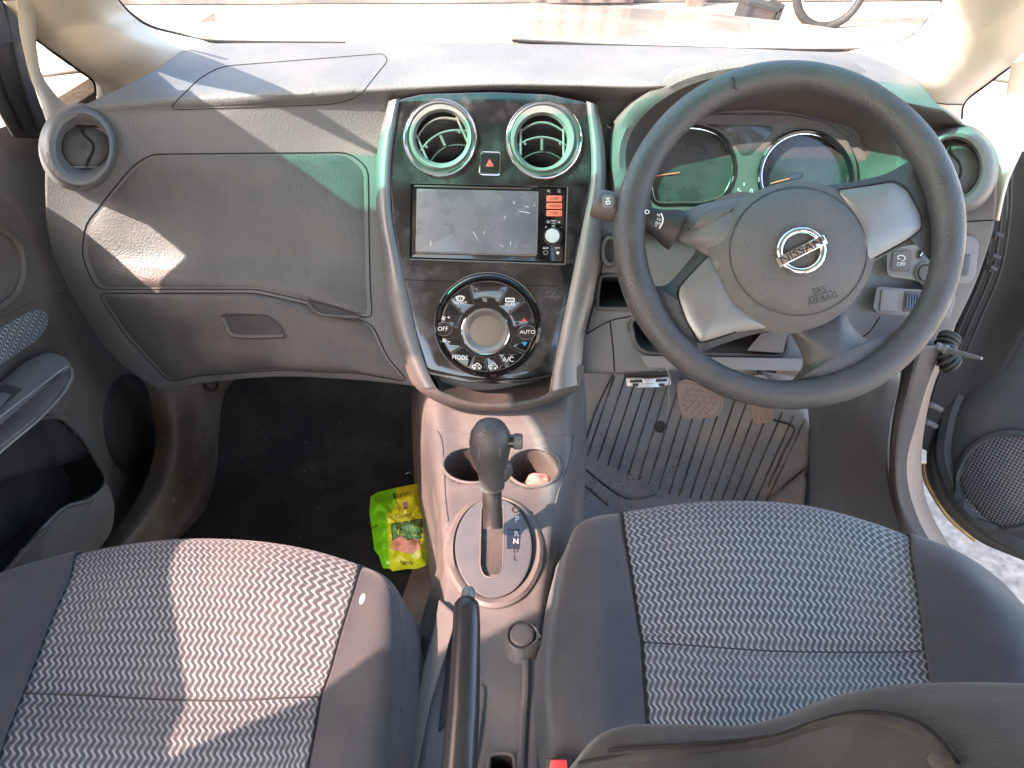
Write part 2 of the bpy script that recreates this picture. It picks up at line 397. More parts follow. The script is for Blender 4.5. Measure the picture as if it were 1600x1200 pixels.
def dots_mat(name, base, hole, sc):
    m = mat(name, base, .5); nt = m.node_tree; N = nt.nodes; L = nt.links; b = N['Principled BSDF']
    uv = N.new('ShaderNodeUVMap'); vm = N.new('ShaderNodeVectorMath'); vm.operation = 'SCALE'; vm.inputs['Scale'].default_value = sc; L.new(uv.outputs[0], vm.inputs[0])
    fr = N.new('ShaderNodeVectorMath'); fr.operation = 'FRACTION'; L.new(vm.outputs[0], fr.inputs[0])
    dd = N.new('ShaderNodeVectorMath'); dd.operation = 'DISTANCE'; L.new(fr.outputs[0], dd.inputs[0]); dd.inputs[1].default_value = (.5, .5, 0)
    mr = N.new('ShaderNodeMapRange'); L.new(dd.outputs['Value'], mr.inputs[0]); mr.inputs[1].default_value = .30; mr.inputs[2].default_value = .42
    mx = N.new('ShaderNodeMix'); mx.data_type = 'RGBA'; L.new(mr.outputs[0], mx.inputs[0]); mx.inputs[6].default_value = (*hole, 1); mx.inputs[7].default_value = (*base, 1); L.new(mx.outputs[2], b.inputs['Base Color'])
    bp = N.new('ShaderNodeBump'); bp.inputs['Distance'].default_value = .001; bp.inputs['Strength'].default_value = 1; L.new(mr.outputs[0], bp.inputs['Height']); L.new(bp.outputs[0], b.inputs['Normal'])
    return m
M['grille'] = dots_mat('speaker grille', (.10, .10, .105), (.008, .008, .008), 1/.0052)
M['grillef'] = dots_mat('fine speaker grille', (.10, .085, .07), (.015, .013, .011), 1/.0040)
def planar_uv(o, a, b):
    me = o.data; ul = me.uv_layers.new(name='UVMap') if not me.uv_layers else me.uv_layers[0]; a = Vector(a).normalized(); b = Vector(b).normalized()
    for lp in me.loops: co = me.vertices[lp.vertex_index].co; ul.data[lp.index].uv = (co.dot(a), co.dot(b))
def lid(name, P, sf, h, mat, parent, gap=True, rings_=12, nn=120, edge=16, cen=None, r=.0008):
    """a panel that follows the surface below it, its edge turned down into a real joint"""
    o = pillow(name, P, sf, -.002, h, mat, parent, base=-.004, rings=rings_, p=edge, nn=nn, cen=cen)
    if gap:
        Q = resample([Vector(q) for q in P], nn)
        tube('shut_line', [sf.at(q.x, q.y, .0004) for q in Q], r, M['gap'], o, seg=5, closed=True)
    return o
# ================================================================ setting: ground, far wall, body floor
def sheet(name, x0, x1, y0, y1, z, mat_, nx=2, ny=2, **k):
    V = [Vector((x0+(x1-x0)*i/nx, y0+(y1-y0)*j/ny, z)) for j in range(ny+1) for i in range(nx+1)]
    Fc = [(j*(nx+1)+i, j*(nx+1)+i+1, (j+1)*(nx+1)+i+1, (j+1)*(nx+1)+i) for j in range(ny) for i in range(nx)]
    return mk(name, V, Fc, mat_, smooth=False, face_cam=False, **k)
sheet('ground', -60, 60, -60, 60, -.38, M['ground'], kind='structure')
# loose stones by the open door
pv = []
for i in range(140):
    x, y = random.uniform(.75, 2.2), random.uniform(.1, 1.7); r = random.uniform(.004, .016); c = Vector((x, y, -.38+r*.3))
    bm = bmesh.new(); bmesh.ops.create_icosphere(bm, subdivisions=1, radius=r)
    pv.append(([c+Vector((v.co.x*random.uniform(.7, 1.2), v.co.y*random.uniform(.7, 1.2), v.co.z*.6)) for v in bm.verts], [tuple(v.index for v in f.verts) for f in bm.faces])); bm.free()
V, Fc = join(*pv); mk('gravel', V, Fc, M['ground'], kind='stuff', label='loose stones on the pale ground beside the open door', cat='gravel')
# far wall and things in front of it
wt = thing('wall', 'pale plastered wall far behind the windscreen', 'wall', (0, 8.3, -.38))
box('wall_face', (0, 8.4, 2.0), 16, .2, 4.76, M['wall'], wt)
box('plinth', (0, 8.27, -.22), 16, .08, .3, M['wall'], wt)
g = thing('sheet_metal_gate', 'brown sheet metal gate standing against the pale wall', 'gate', (.95, 8.0, -.38))
box('gate_panel', (.93, 8.1, 1.2), 1.02, .05, 3.1, M['gate'], g)
for i in range(5): box('gate_rib', (.5+.215*i, 8.06, 1.2), .03, .03, 3.05, M['dash2'], g)
box('post', (2.05, 8.05, .7), .16, .1, 2.2, M['kickl'], label='narrow brown post to the right of the sheet metal gate', cat='post')
hs = cr([Vector((1.7+.0, 7.3, .10)), Vector((2.05, 7.3, -.02)), Vector((2.35, 7.3, .05)), Vector((2.45, 7.3, .6))], 8)
tube('hose', hs, .015, M['dprint'], label='thin dark hose looped in front of the post', cat='hose')
cr_ = thing('crate', 'small dark crate standing beyond the bonnet left of the white motorcycle', 'crate', Vector(Y(1186, 10, 6.0)))
for k_, (dx, dz, sx, sz) in enumerate(((0, -.12, .26, .03), (0, .02, .26, .03), (-.12, -.05, .03, .17), (.12, -.05, .03, .17))): box('crate_side', Vector(Y(1186, 10, 6.0))+Vector((dx, 0, dz)), sx, .25, sz, M['dprint'], cr_, rot=Matrix.Rotation(R(12), 3, 'Y'))
box('crate_panel', Vector(Y(1186, 10, 6.0))+Vector((0, .02, -.05)), .22, .2, .12, M['gate'], cr_, rot=Matrix.Rotation(R(12), 3, 'Y'))
box('stand', Vector(Y(1186, 10, 6.0))+Vector((0, .02, -.50)), .3, .3, .74, M['wall'], label='pale block carrying the small dark crate', cat='block')
mb = thing('motorcycle', 'white motorcycle parked beyond the bonnet, seen through the windscreen', 'motorcycle', (3.5, 7.0, -.38))
def wheel_at(nm, c, r):
    P = [Vector((c[0]+r*math.cos(t*math.pi/16), c[1], c[2]+r*math.sin(t*math.pi/16))) for t in range(32)]
    t_ = tube(nm, P, .035, M['seal'], mb, closed=True)
    tube('rim', [p.lerp(Vector(c), .16) for p in P], .015, M['chrome'], t_, closed=True)
wheel_at('front_wheel', (2.95, 7.0, -.08), .29); wheel_at('rear_wheel', (4.25, 7.0, -.08), .29)
tube('front_mudguard', [Vector((2.95+.37*math.cos(R(a)), 7.0, -.08+.37*math.sin(R(a)))) for a in range(20, 165, 12)], .055, M['white'], mb)
tube('fairing', cr([Vector((3.1, 7.0, .45)), Vector((3.35, 7.0, .2)), Vector((3.75, 7.0, .18)), Vector((4.2, 7.0, .45))], 6), [.05+.09*math.sin(math.pi*i/18) for i in range(19)], M['white'], mb)
tube('fork', [Vector((3.2, 7.0, .65)), Vector((2.95, 7.0, -.08))], .03, M['metal'], mb)
box('seat', (3.85, 7.0, .5), .7, .22, .09, M['dprint'], mb)
tube('handlebar', cr([Vector((3.3, 6.7, .72)), Vector((3.2, 7.0, .70)), Vector((3.3, 7.3, .72))], 5), .014, M['dprint'], mb)
# ---- body shell of the car
cf = [[Vector((x, y, z)) for x in (-.66, -.3, 0, .3, .62)] for y, z in ((-1.0, -.02), (.2, -.02), (.80, -.02), (1.05, -.02), (1.28, .06), (1.40, .35), (1.42, .60))]
patch('carpet_floor', cf, M['carpet'], n=4, m=3, thick=.02, kind='structure')
roof = thing('car_roof', 'grey lined roof over the front seats', 'roof', (0, 0, 1.10))
rr = [[Vector((x, y, z-.12*abs(x)**2)) for x in (-.60, -.3, 0, .3, .60)] for y, z in ((.71, 1.028), (.69, 1.03), (.64, 1.08), (.5, 1.13), (.3, 1.17), (-.2, 1.2), (-1.0, 1.2), (-1.9, 1.17))]
patch('headlining', rr, M['lining'], roof, n=4, m=4, thick=-.02)
V, Fc = join(g_tube([Vector((-.58, .62, 1.05)), Vector((-.60, .3, 1.11)), Vector((-.61, -.9, 1.12))], .035, 10)); mk('roof_rail', V, Fc, M['cream'], roof)
V, Fc = join(g_tube([Vector((.60, .62, 1.05)), Vector((.62, .3, 1.11)), Vector((.63, -.9, 1.12))], .035, 10)); mk('roof_rail', V, Fc, M['cream'], roof)
for sx, lb in ((-1, 'cream door pillar beside the passenger seat'), (1, 'cream door pillar beside the driver seat')):
    V, Fc = g_box((sx*.655, .005, .56), .07, .15, 1.14); mk('door_pillar', V, Fc, M['cream'], label=lb, cat='pillar')
# bonnet, wings and bulkhead
box('bulkhead', (0, 1.47, .13), 1.4, .03, .98, M['seal'], kind='structure', bev=0)
box('front_wing', (-.71, 1.52, .12), .05, 1.06, 1.04, M['paint'], label='champagne front wing outside the passenger side of the dashboard', cat='wing')
box('front_wing', (.80, 1.62, -.05), .05, .90, .70, M['paint'], label='champagne front wing ahead of the open driver door', cat='wing')
bn = [[Vector((x, y, z-.085*x*x)) for x in (-1.05, -.7, -.35, 0, .35, .7, 1.05)] for y, z in ((1.17, .745), (1.35, .735), (1.6, .712), (1.85, .680), (2.02, .640), (2.10, .56), (2.12, .30))]
patch('bonnet', bn, M['paint'], n=6, m=6, thick=.01, label='dusty champagne car bonnet beyond the windscreen', cat='bonnet')
# ================================================================ DASHBOARD
dash = thing('dashboard', 'grey grained dashboard spanning the car from door to door', 'dashboard', (0, .95, .55))
SP = Plane(Y(763, 348, .875), (0, -math.cos(R(28)), math.sin(R(28))))
def zr(l, z): return [Z(x, y, zz if zz else z) for x, y, *q in l for zz in [q[0] if q else None]]
def yr(l): return [Y(x, y, v) for x, y, v in l]
rowsL = [
 [Z(300, 68, .765), Z(400, 67, .765), Z(500, 67, .765), Z(620, 67, .765), Z(770, 68, .765)],
 [Z(228, 118, .762), Z(340, 104, .76), Z(460, 100, .76), Z(600, 98, .76), Z(770, 98, .76)],
 [Z(148, 156, .745), Z(290, 146, .747), Z(430, 140, .75), Z(590, 134, .75), Z(770, 130, .75)],
 yr([(96, 186, .905), (250, 178, .925), (400, 172, .93), (580, 165, .955), (770, 158, .985)]),
 yr([(74, 240, .90), (215, 236, .915), (400, 232, .922), (580, 228, .945), (770, 228, .965)]),
 yr([(71, 310, .90), (190, 318, .905), (380, 318, .905), (580, 318, .91), (770, 318, .93)]),
 yr([(78, 380, .90), (160, 395, .885), (370, 395, .88), (580, 398, .885), (770, 400, .90)]),
 yr([(104, 445, .89), (180, 452, .86), (380, 452, .845), (590, 456, .855), (770, 460, .87)]),
 yr([(165, 545, .875), (240, 535, .845), (400, 525, .82), (605, 530, .82), (770, 530, .84)]),
 yr([(238, 602, .86), (310, 590, .84), (430, 580, .81), (560, 585, .80), (770, 600, .80)])]
last = rowsL[-1]; rowsL.append([p+Vector((0, .03, -.012)) for p in last]); rowsL.append([p+Vector((0, .22, .02)) for p in last])
# ---- driver side shell
rowsR = [
 [Z(770, 68, .765), Z(900, 70, .765), Z(1020, 72, .765), Z(1150, 75, .765), Z(1260, 80, .765), Z(1345, 82, .765)],
 [Z(770, 98, .76), Z(900, 100, .76), Z(1040, 102, .762), Z(1180, 100, .760), Z(1330, 104, .765), Z(1425, 120, .76)],
 [Z(770, 130, .75), Z(900, 132, .75), Z(1040, 134, .755), Z(1200, 120, .750), Z(1370, 150, .755), Z(1470, 168, .745)],
 yr([(770, 158, .96), (925, 160, .985), (1020, 165, .98), (1200, 150, 1.0), (1400, 185, .93), (1515, 205, .895)]),
 yr([(770, 228, .965), (930, 228, .96), (1020, 230, 1.02), (1200, 230, 1.04), (1420, 235, .94), (1548, 238, .875)]),
 yr([(770, 318, .93), (935, 318, .905), (1020, 320, 1.02), (1200, 320, 1.03), (1430, 320, .92), (1556, 300, .865)]),
 yr([(770, 350, .92), (935, 350, .895), (1020, 350, .93), (1200, 350, .93), (1430, 350, .89), (1553, 350, .86)]),
 yr([(770, 400, .90), (935, 400, .88), (1040, 400, .88), (1200, 400, .88), (1430, 400, .87), (1541, 395, .855)]),
 yr([(770, 460, .87), (918, 460, .86), (1040, 460, .85), (1200, 460, .85), (1420, 460, .85), (1522, 447, .85)]),
 yr([(770, 530, .84), (916, 530, .825), (1040, 530, .82), (1200, 530, .82), (1390, 530, .83), (1492, 510, .84)]),
 yr([(770, 600, .80), (935, 582, .80), (1040, 578, .79), (1200, 577, .79), (1370, 577, .81), (1458, 575, .83)])]
last = rowsR[-1]; rowsR.append([p+Vector((0, .03, -.010)) for p in last]); rowsR.append([p+Vector((0, .22, .02)) for p in last])
pk1 = rpoly([(938, 430), (968, 430), (1010, 432), (1010, 484), (932, 482), (934, 455)], 8)
pk2 = rpoly([(984, 498), (1230, 505), (1228, 556), (1010, 553), (992, 540)], 10)
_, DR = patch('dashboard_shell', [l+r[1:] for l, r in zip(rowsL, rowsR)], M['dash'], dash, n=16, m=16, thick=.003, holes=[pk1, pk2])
DL = DR
lid('airbag_lid', rpoly([(262, 172), (312, 122), (345, 104), (600, 84), (606, 95), (560, 152), (520, 163)], 16), DL, .0008, M['dash'], dash, r=.0005)
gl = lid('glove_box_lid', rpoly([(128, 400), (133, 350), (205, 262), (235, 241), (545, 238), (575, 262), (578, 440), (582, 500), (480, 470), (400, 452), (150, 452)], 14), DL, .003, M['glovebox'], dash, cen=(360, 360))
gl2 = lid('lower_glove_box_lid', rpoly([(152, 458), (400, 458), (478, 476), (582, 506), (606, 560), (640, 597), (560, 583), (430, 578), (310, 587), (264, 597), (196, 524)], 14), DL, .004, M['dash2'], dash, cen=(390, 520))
# glove box handle and latch: raised dark patches draw the recess shade, lips below
hp = rpoly([(347, 489), (420, 491), (441, 508), (446, 522), (366, 521)], 6)
pillow('handle_recess_shade', hp, DL, .0054, .0046, M['dark'], gl2, base=.001, rings=4, p=8)
seam('handle_lip', [(352, 494), (366, 520), (400, 524), (446, 523)], DL, .0034, M['dash2'], gl2, h=.006)
hp2 = rpoly([(478, 468), (548, 489), (560, 494), (500, 490)], 3)
pillow('latch_recess_shade', hp2, DL, .0054, .0046, M['dark'], gl2, base=.001, rings=4, p=8)
seam('latch_lip', [(482, 474), (500, 490), (530, 494), (562, 496)], DL, .0028, M['dash2'], gl2, h=.006)
# paint transfer and scuffs on the glove box
for i in range(26):
    a = random.gauss(462, 24); b = random.gauss(392, 24); t = random.uniform(0, 6.3); l = random.uniform(2, 9)
    seam('scuff', [(a, b), (a+l*math.cos(t)*.6, b+l*math.sin(t)*.5+1), (a+l*math.cos(t+.6), b+l*math.sin(t+.6))], DL, random.uniform(.0003, .0008), M['kickl'], gl, h=.0032, n=3, seg=4)
# crease between the top pad and the face of the dash
# left end strip beside the door

def pocket(nm, P, sf, depth, wallm, parent):
    Q = resample([Vector(q) for q in P], 60); a = [sf.at(q.x, q.y, .0) for q in Q]; off = Vector((0, depth, -.01))
    b = [p+off for p in a]; c = sum(b, Vector())/60; b = [c+(p-c)*.92 for p in b]; V = a+b+[c]
    Fc = [(i, (i+1) % 60, 60+(i+1) % 60, 60+i) for i in range(60)]+[(60+i, 60+(i+1) % 60, 120) for i in range(60)]
    o = mk(nm, V, Fc, wallm, parent, thick=0)
    tube('pocket_lip', a, .0030, M['dash2'], o, seg=8, closed=True); return o
pocket('open_pocket', pk1, DR, .09, M['dark'], dash); pocket('lower_opening', pk2, DR, .12, M['dark'], dash)
# driver side joints
seam('shut_line', [(946, 378), (936, 440), (916, 522)], DR, .0010, M['gap'], dash)
seam('shut_line', [(916, 522), (952, 502), (986, 494)], DR, .0010, M['gap'], dash)
seam('shut_line', [(953, 502), (958, 545), (960, 580)], DR, .0010, M['gap'], dash)
seam('shut_line', [(1505, 347), (1530, 345), (1553, 344)], DR, .0010, M['gap'], dash)
seam('shut_line', [(1375, 495), (1350, 525), (1300, 535)], DR, .0010, M['gap'], dash)
# knee beam behind the wheel
V, Fc = g_plate(rpoly([(1000, 556), (1255, 560), (1262, 580), (1010, 575)], 4), Plane(Y(1100, 570, .785), (0, -.8, .6)), -.02, .004, 1.5)
mk('knee_panel', V, Fc, M['grey'], dash)
V, Fc = g_plate(rpoly([(1166, 548), (1190, 520), (1232, 515), (1224, 552)], 4), Plane(Y(1200, 540, .80), (0, -.9, .4)), -.02, .004, 1.5)
mk('column_bracket', V, Fc, M['hood'], dash)
rings('key_surround', Plane(Y(950, 392, .872), (.1, -.8, .5)), [(952, 392, 15, 27, 0, -.004), (952, 392, 13, 24, 0, .004), (954, 392, 9, 19, 0, .005), (954, 392, 8, 17, 0, -.006)], M['dash2'], dash, cap1=True)
# ---- switch panel right of the column
SWP = Plane(Y(1430, 430, .845), (-.08, -.87, .48))
def raised(nm, P, h, parent, mt='grey', b=3): return plate(nm, P, SWP, -.02, h, M[mt], parent, bev=b)
raised('switch_surround', rpoly([(1385, 378), (1400, 364), (1520, 368), (1530, 380), (1524, 432), (1514, 443), (1470, 444), (1450, 452), (1432, 438), (1386, 432)], 9), .006, dash)
raised('switch_surround', rpoly([(1370, 448), (1486, 456), (1494, 462), (1484, 498), (1372, 490), (1364, 482)], 6), .006, dash)
b1 = raised('traction_switch', rpoly([(1396, 392), (1424, 391), (1421, 424), (1392, 423)], 3), .010, dash, 'dash2', 2)
text('OFF', SWP, 1408, 413, 8, M['white'], b1, h=.0106); seam('traction_symbol', [(1402, 402), (1406, 399), (1412, 400), (1414, 405), (1409, 408)], SWP, .0006, M['white'], b1, h=.0105)
seam('traction_symbol', [(1402, 404), (1407, 405)], SWP, .0006, M['white'], b1, h=.0105)
raised('small_switch', rpoly([(1435, 390), (1450, 390), (1449, 405), (1434, 405)], 3), .010, dash, 'gloss', 1)
seam('switch_symbol', [(1438, 400), (1442, 395), (1447, 396)], SWP, .0008, M['white'], dash, h=.0108)
rings('round_switch', SWP, [(1447, 427, 18, 19, 0, .0), (1447, 427, 17, 18, 0, .010), (1447, 427, 13, 14, 0, .011), (1447, 427, 12, 13, 0, .008), (1447, 427, 11, 12, 0, .014), (1447, 427, 6, 7, 0, .0155)], M['dash2'], dash, cap1=True)
raised('blank_switch', rpoly([(1506, 398), (1517, 397), (1513, 430), (1500, 431)], 3), .009, dash, 'dash2', 2)
raised('blank_switch', rpoly([(1378, 452), (1404, 453), (1401, 487), (1374, 486)], 3), .009, dash, 'grey', 2)
tw = raised('dimmer_frame', rpoly([(1414, 455), (1440, 456), (1437, 488), (1411, 487)], 3), .008, dash, 'dash2', 1.5)
for i in range(5): plate('wheel_notch', rpoly([(1418+4*i, 460), (1420+4*i, 460), (1419+4*i, 482), (1416+4*i, 482)], 1, 2), SWP, .007, .011, M['gloss'], tw, bev=0)
# ---- outer air vents
def outer_vent(cx, cy, rx, ry, ix, iy, icx, icy, n, ysurf, side):
    PL = Plane(Y(cx, cy, ysurf), n)
    v = rings('air_vent', PL, [(cx, cy, rx+8*1, ry+6, 0, -.045), (cx, cy, rx+2, ry+2, 0, -.012), (cx, cy, rx, ry, 0, .004), (cx, cy, rx-4, ry-4, 0, .0085), (cx, cy, rx-9, ry-9, 0, .0095), (cx+(icx-cx)*.6, cy+(icy-cy)*.6, rx-13, ry-14, 0, .007), (icx, icy, ix+4, iy+4, 0, -.004), (icx, icy, ix, iy, 0, -.008), (icx, icy, ix, iy, 0, -.03)], M['dash'], dash, n=72, cap1=False)
    P = ell(icx, icy, ix-1.5, iy-1.5, 0, 64)
    pillow('vent_flap', P, PL, -.012, -.006, M['dash2'], v, base=-.03, rings=8, p=2)
    seam('flap_joint', [(icx-6*side, icy-iy+4), (icx-4*side, icy-iy*.55), (icx+9*side, icy-iy*.2), (icx+12*side, icy+iy*.12), (icx+6*side, icy+iy*.5), (icx, icy+iy-5)], PL, .0016, M['gap'], v, h=-.0068)
    seam('flap_edge', [(icx-ix*.45, icy-iy*.88), (icx+ix*.55, icy-iy*.86)], PL, .0014, M['gap'], v, h=-.009)
    seam('flap_edge', [(icx-ix*.5, icy+iy*.88), (icx+ix*.5, icy+iy*.9)], PL, .0014, M['ventring'], v, h=-.009)
    rings('flap_dimple', PL, [(icx-3, icy, 4, 5, 0, -.0052), (icx-3, icy, 2, 3, 0, -.0066)], M['dash2'], v, n=20, cap1=True)
outer_vent(124, 230, 56, 63, 38, 36, 134, 229, (.30, -.82, .48), .885, 1)
outer_vent(1497, 263, 56, 64, 42, 46, 1489, 263, (-.30, -.82, .48), .86, 1)
# ================================================================ INSTRUMENT CLUSTER + HOOD
CP = Plane(Y(1190, 250, .925), (0, -math.cos(R(24)), math.sin(R(24))))
ic = thing('instrument_cluster', 'hooded instrument cluster with two round smoked gauges behind the steering wheel', 'instrument cluster', CP.at(1190, 250))
def loop3(pts, hs): 
    c2 = cr([Vector(p) for p in pts], 8, True); hh = cr([Vector((h, 0)) for h in hs], 8, True); return [CP.at(q.x, q.y, h.x) for q, h in zip(c2, hh)]
outer = [(962, 350), (950, 300), (947, 240), (958, 190), (995, 145), (1055, 108), (1150, 86), (1250, 82), (1340, 100), (1405, 145), (1440, 205), (1448, 270), (1425, 345), (1200, 380)]
lipo = [(978, 345), (960, 290), (957, 240), (970, 195), (1003, 152), (1060, 117), (1150, 98), (1245, 96), (1325, 112), (1385, 155), (1420, 208), (1427, 262), (1400, 340), (1200, 370)]
lipi = [(1000, 340), (982, 285), (978, 235), (992, 198), (1025, 163), (1080, 132), (1155, 114), (1240, 112), (1310, 128), (1360, 165), (1394, 212), (1400, 258), (1375, 335), (1200, 362)]
deep = [(1010, 330), (1004, 280), (1008, 225), (1025, 195), (1060, 178), (1110, 176), (1165, 172), (1235, 176), (1300, 192), (1340, 215), (1352, 250), (1350, 290), (1335, 330), (1200, 345)]
o0 = loop3(outer, [-.04, -.04, -.04, -.035, -.02, .0, .012, .012, -.01, -.04, -.06, -.07, -.06, -.04])
topw = [0, 0, .1, .25, .6, .85, 1, 1, .85, .5, .2, 0, 0, 0]
o1 = loop3(lipo, [.002+.05*t for t in topw]); o2 = loop3(lipi, [.0+.05*t for t in topw]); o3 = loop3(deep, [-.045]*14); o4 = loop3([(1180+(x-1180)*.55, 270+(y-270)*.6) for x, y in deep], [-.05]*14)
nn = len(o0); V = o0+[a.lerp(b, .5)+CP.n*.010 for a, b in zip(o0, o1)]+o1+[a.lerp(b, .5)+CP.n*.003 for a, b in zip(o1, o2)]+o2
mk('hood', V, [(k*nn+i, k*nn+(i+1) % nn, (k+1)*nn+(i+1) % nn, (k+1)*nn+i) for k in range(4) for i in range(nn)], M['dash'], ic)
V = o2+[a.lerp(b, .5)-CP.n*.004 for a, b in zip(o2, o3)]+o3+o4+[sum(o4, Vector())/nn]
mk('hood_lining', V, [(k*nn+i, k*nn+(i+1) % nn, (k+1)*nn+(i+1) % nn, (k+1)*nn+i) for k in range(3) for i in range(nn)]+[(3*nn+i, 3*nn+(i+1) % nn, 4*nn) for i in range(nn)], M['hood'], ic)
# gauge carrier with brow
plate('gauge_surround', rpoly([(1010, 335), (1008, 262), (1030, 212), (1075, 186), (1115, 178), (1232, 179), (1290, 190), (1322, 214), (1338, 250), (1342, 335)], 14), CP, -.050, -.036, M['hood'], ic, bev=3,
      holes=[cr([Vector(p) for p in [(1016, 296), (1026, 318), (1067, 319), (1100, 318), (1133, 305), (1148, 270), (1143, 235), (1122, 208), (1082, 197), (1044, 205), (1019, 232), (1012, 265)]], 5, True), ell(1258, 276, 71, 70, 0, 56)])
lg = [(1016, 296), (1026, 318), (1067, 319), (1100, 318), (1133, 305), (1148, 270), (1143, 235), (1122, 208), (1082, 197), (1044, 205), (1019, 232), (1012, 265)]
LGp = cr([Vector(p) for p in lg], 6, True)
g1 = plate('gauge', LGp, CP, -.062, -.046, M['gaugeface'], ic, bev=0)
tube('gauge_rim', [CP.at(q.x, q.y, -.035) for q in LGp], .0022, M['gloss'], g1, seg=8, closed=True)
tube('gauge_trim', [CP.at(q.x, q.y, -.041) for q in inset(LGp, 3.5)], .0009, M['chrome'], g1, seg=6, closed=True)
RGp = ell(1258, 276, 72, 71, 0, 64)
g2 = plate('gauge', RGp, CP, -.062, -.046, M['gaugeface'], ic, bev=0)
tube('gauge_rim', [CP.at(q.x, q.y, -.033) for q in RGp], .0030, M['gloss'], g2, seg=8, closed=True)
tube('gauge_trim', [CP.at(q.x, q.y, -.040) for q in ell(1258, 276, 68, 67, 0, 64)], .0009, M['chrome'], g2, seg=6, closed=True)
seam('needle', [(1024, 275), (1045, 272), (1062, 270)], CP, .0010, M['orange'], g1, h=-.0445)
seam('needle', [(1204, 287), (1222, 282), (1234, 279)], CP, .0010, M['orange'], g2, h=-.0445)
rings('needle_hub', CP, [(1243, 275, 12, 5, 12, -.046), (1243, 275, 11, 4, 12, -.044)], M['gloss'], g2, n=24, cap1=True)
plate('indicator_window', rpoly([(1100, 194), (1206, 197), (1207, 208), (1172, 243), (1158, 243), (1135, 205)], 5), CP, -.040, -.0352, M['gaugeface'], ic, bev=1)
text('S', CP, 1155, 298, 10, M['white'], ic, ang=25, h=-.034); text('0', CP, 1174, 299, 10, M['white'], ic, h=-.034); text('E', CP, 1163, 288, 6, M['white'], ic, h=-.034)
# ================================================================ CENTRE STACK
cs = thing('centre_stack', 'gloss black centre stack panel framed by satin silver side trims', 'centre stack', SP.at(770, 400, -.02))
holeL = ell(688, 215, 52, 54, 0, 48); holeR = ell(849, 218, 52, 55, 0, 48)
panelP = rpoly([(622, 156), (660, 147), (770, 144), (860, 148), (917, 160), (923, 230), (922, 290), (911, 352), (898, 420), (888, 462), (862, 584), (808, 592), (760, 593), (715, 588), (668, 577), (650, 520), (628, 420), (613, 342), (609, 275), (614, 210)], 7)
hr = rpoly([(642, 286), (887, 292), (883, 412), (640, 404)], 4)
dial_h = ell(762, 508, 80, 78, 0, 48)
plate('black_panel', panelP, SP, -.030, .0, M['piano'], cs, bev=2, holes=[holeL, holeR, hr, dial_h])
def trim(nm, A, B, hA=.0, hM=.009, hB=-.006, mt='silver', par=None, n=8):
    A = cr([Vector(p) for p in A], n); B = cr([Vector(p) for p in B], n); rows = []
    V = []; W = 7
    for a, b in zip(A, B):
        for j in range(W):
            t = j/(W-1); q = a.lerp(b, t); h = hA*(1-t)+hB*t+hM*math.sin(math.pi*t)**.7 if 0 < t < 1 else (hA if t == 0 else hB); V.append(SP.at(q.x, q.y, h))
        V.append(SP.at(b.x, b.y, -.035)); 
    W2 = W+1; Fc = [(i*W2+j, i*W2+j+1, (i+1)*W2+j+1, (i+1)*W2+j) for i in range(len(A)-1) for j in range(W)]
    return mk(nm, V, Fc, M[mt], par or cs, face_cam=True)
trim('silver_trim', [(625, 153), (615, 215), (610, 275), (613, 342), (629, 420), (650, 518), (668, 578), (682, 606)], [(607, 158), (591, 225), (587, 290), (589, 345), (597, 400), (610, 500), (634, 570), (652, 606)])
trim('silver_trim', [(916, 158), (923, 232), (922, 290), (910, 354), (897, 420), (880, 500), (863, 582), (858, 612)], [(934, 164), (945, 232), (946, 288), (941, 345), (937, 400), (926, 470), (912, 530), (908, 600)])
trim('lower_trim', [(668, 580), (682, 606), (700, 616), (735, 628), (772, 631), (812, 628), (845, 620), (860, 608), (864, 584)], [(632, 568), (645, 600), (675, 624), (715, 638), (772, 643), (830, 638), (882, 621), (906, 603), (913, 570)], hM=.004, hA=.002, hB=-.004, mt='dash2')  # dark colour stands for the unlit lower arc of the trim
# pocket under the panel
PK = [Vector(p) for p in cr([Vector(p) for p in [(686, 584), (720, 592), (770, 596), (820, 594), (876, 590), (870, 606), (850, 620), (812, 629), (772, 632), (735, 629), (703, 618), (686, 606)]], 5, True)]
a = [SP.at(q.x, q.y, -.004) for q in PK]; b = [p+Vector((0, .06, -.004)) for p in a]; n_ = len(a); c = sum(b, Vector())/n_
mk('storage_pocket', a+b+[c], [(i, (i+1) % n_, n_+(i+1) % n_, n_+i) for i in range(n_)]+[(n_+i, n_+(i+1) % n_, 2*n_) for i in range(n_)], M['dash2'], cs)
plate('panel_lip', rpoly([(666, 577), (720, 588), (770, 593), (820, 592), (864, 584), (862, 590), (820, 598), (770, 600), (716, 596), (672, 585)], 3), SP, -.02, .0012, M['gloss'], cs, bev=1)
seam('panel_joint', [(630, 437), (700, 439), (762, 440)], SP, .0006, M['gap'], cs, h=.0); seam('panel_joint', [(815, 445), (860, 446), (893, 446)], SP, .0006, M['gap'], cs, h=.0)
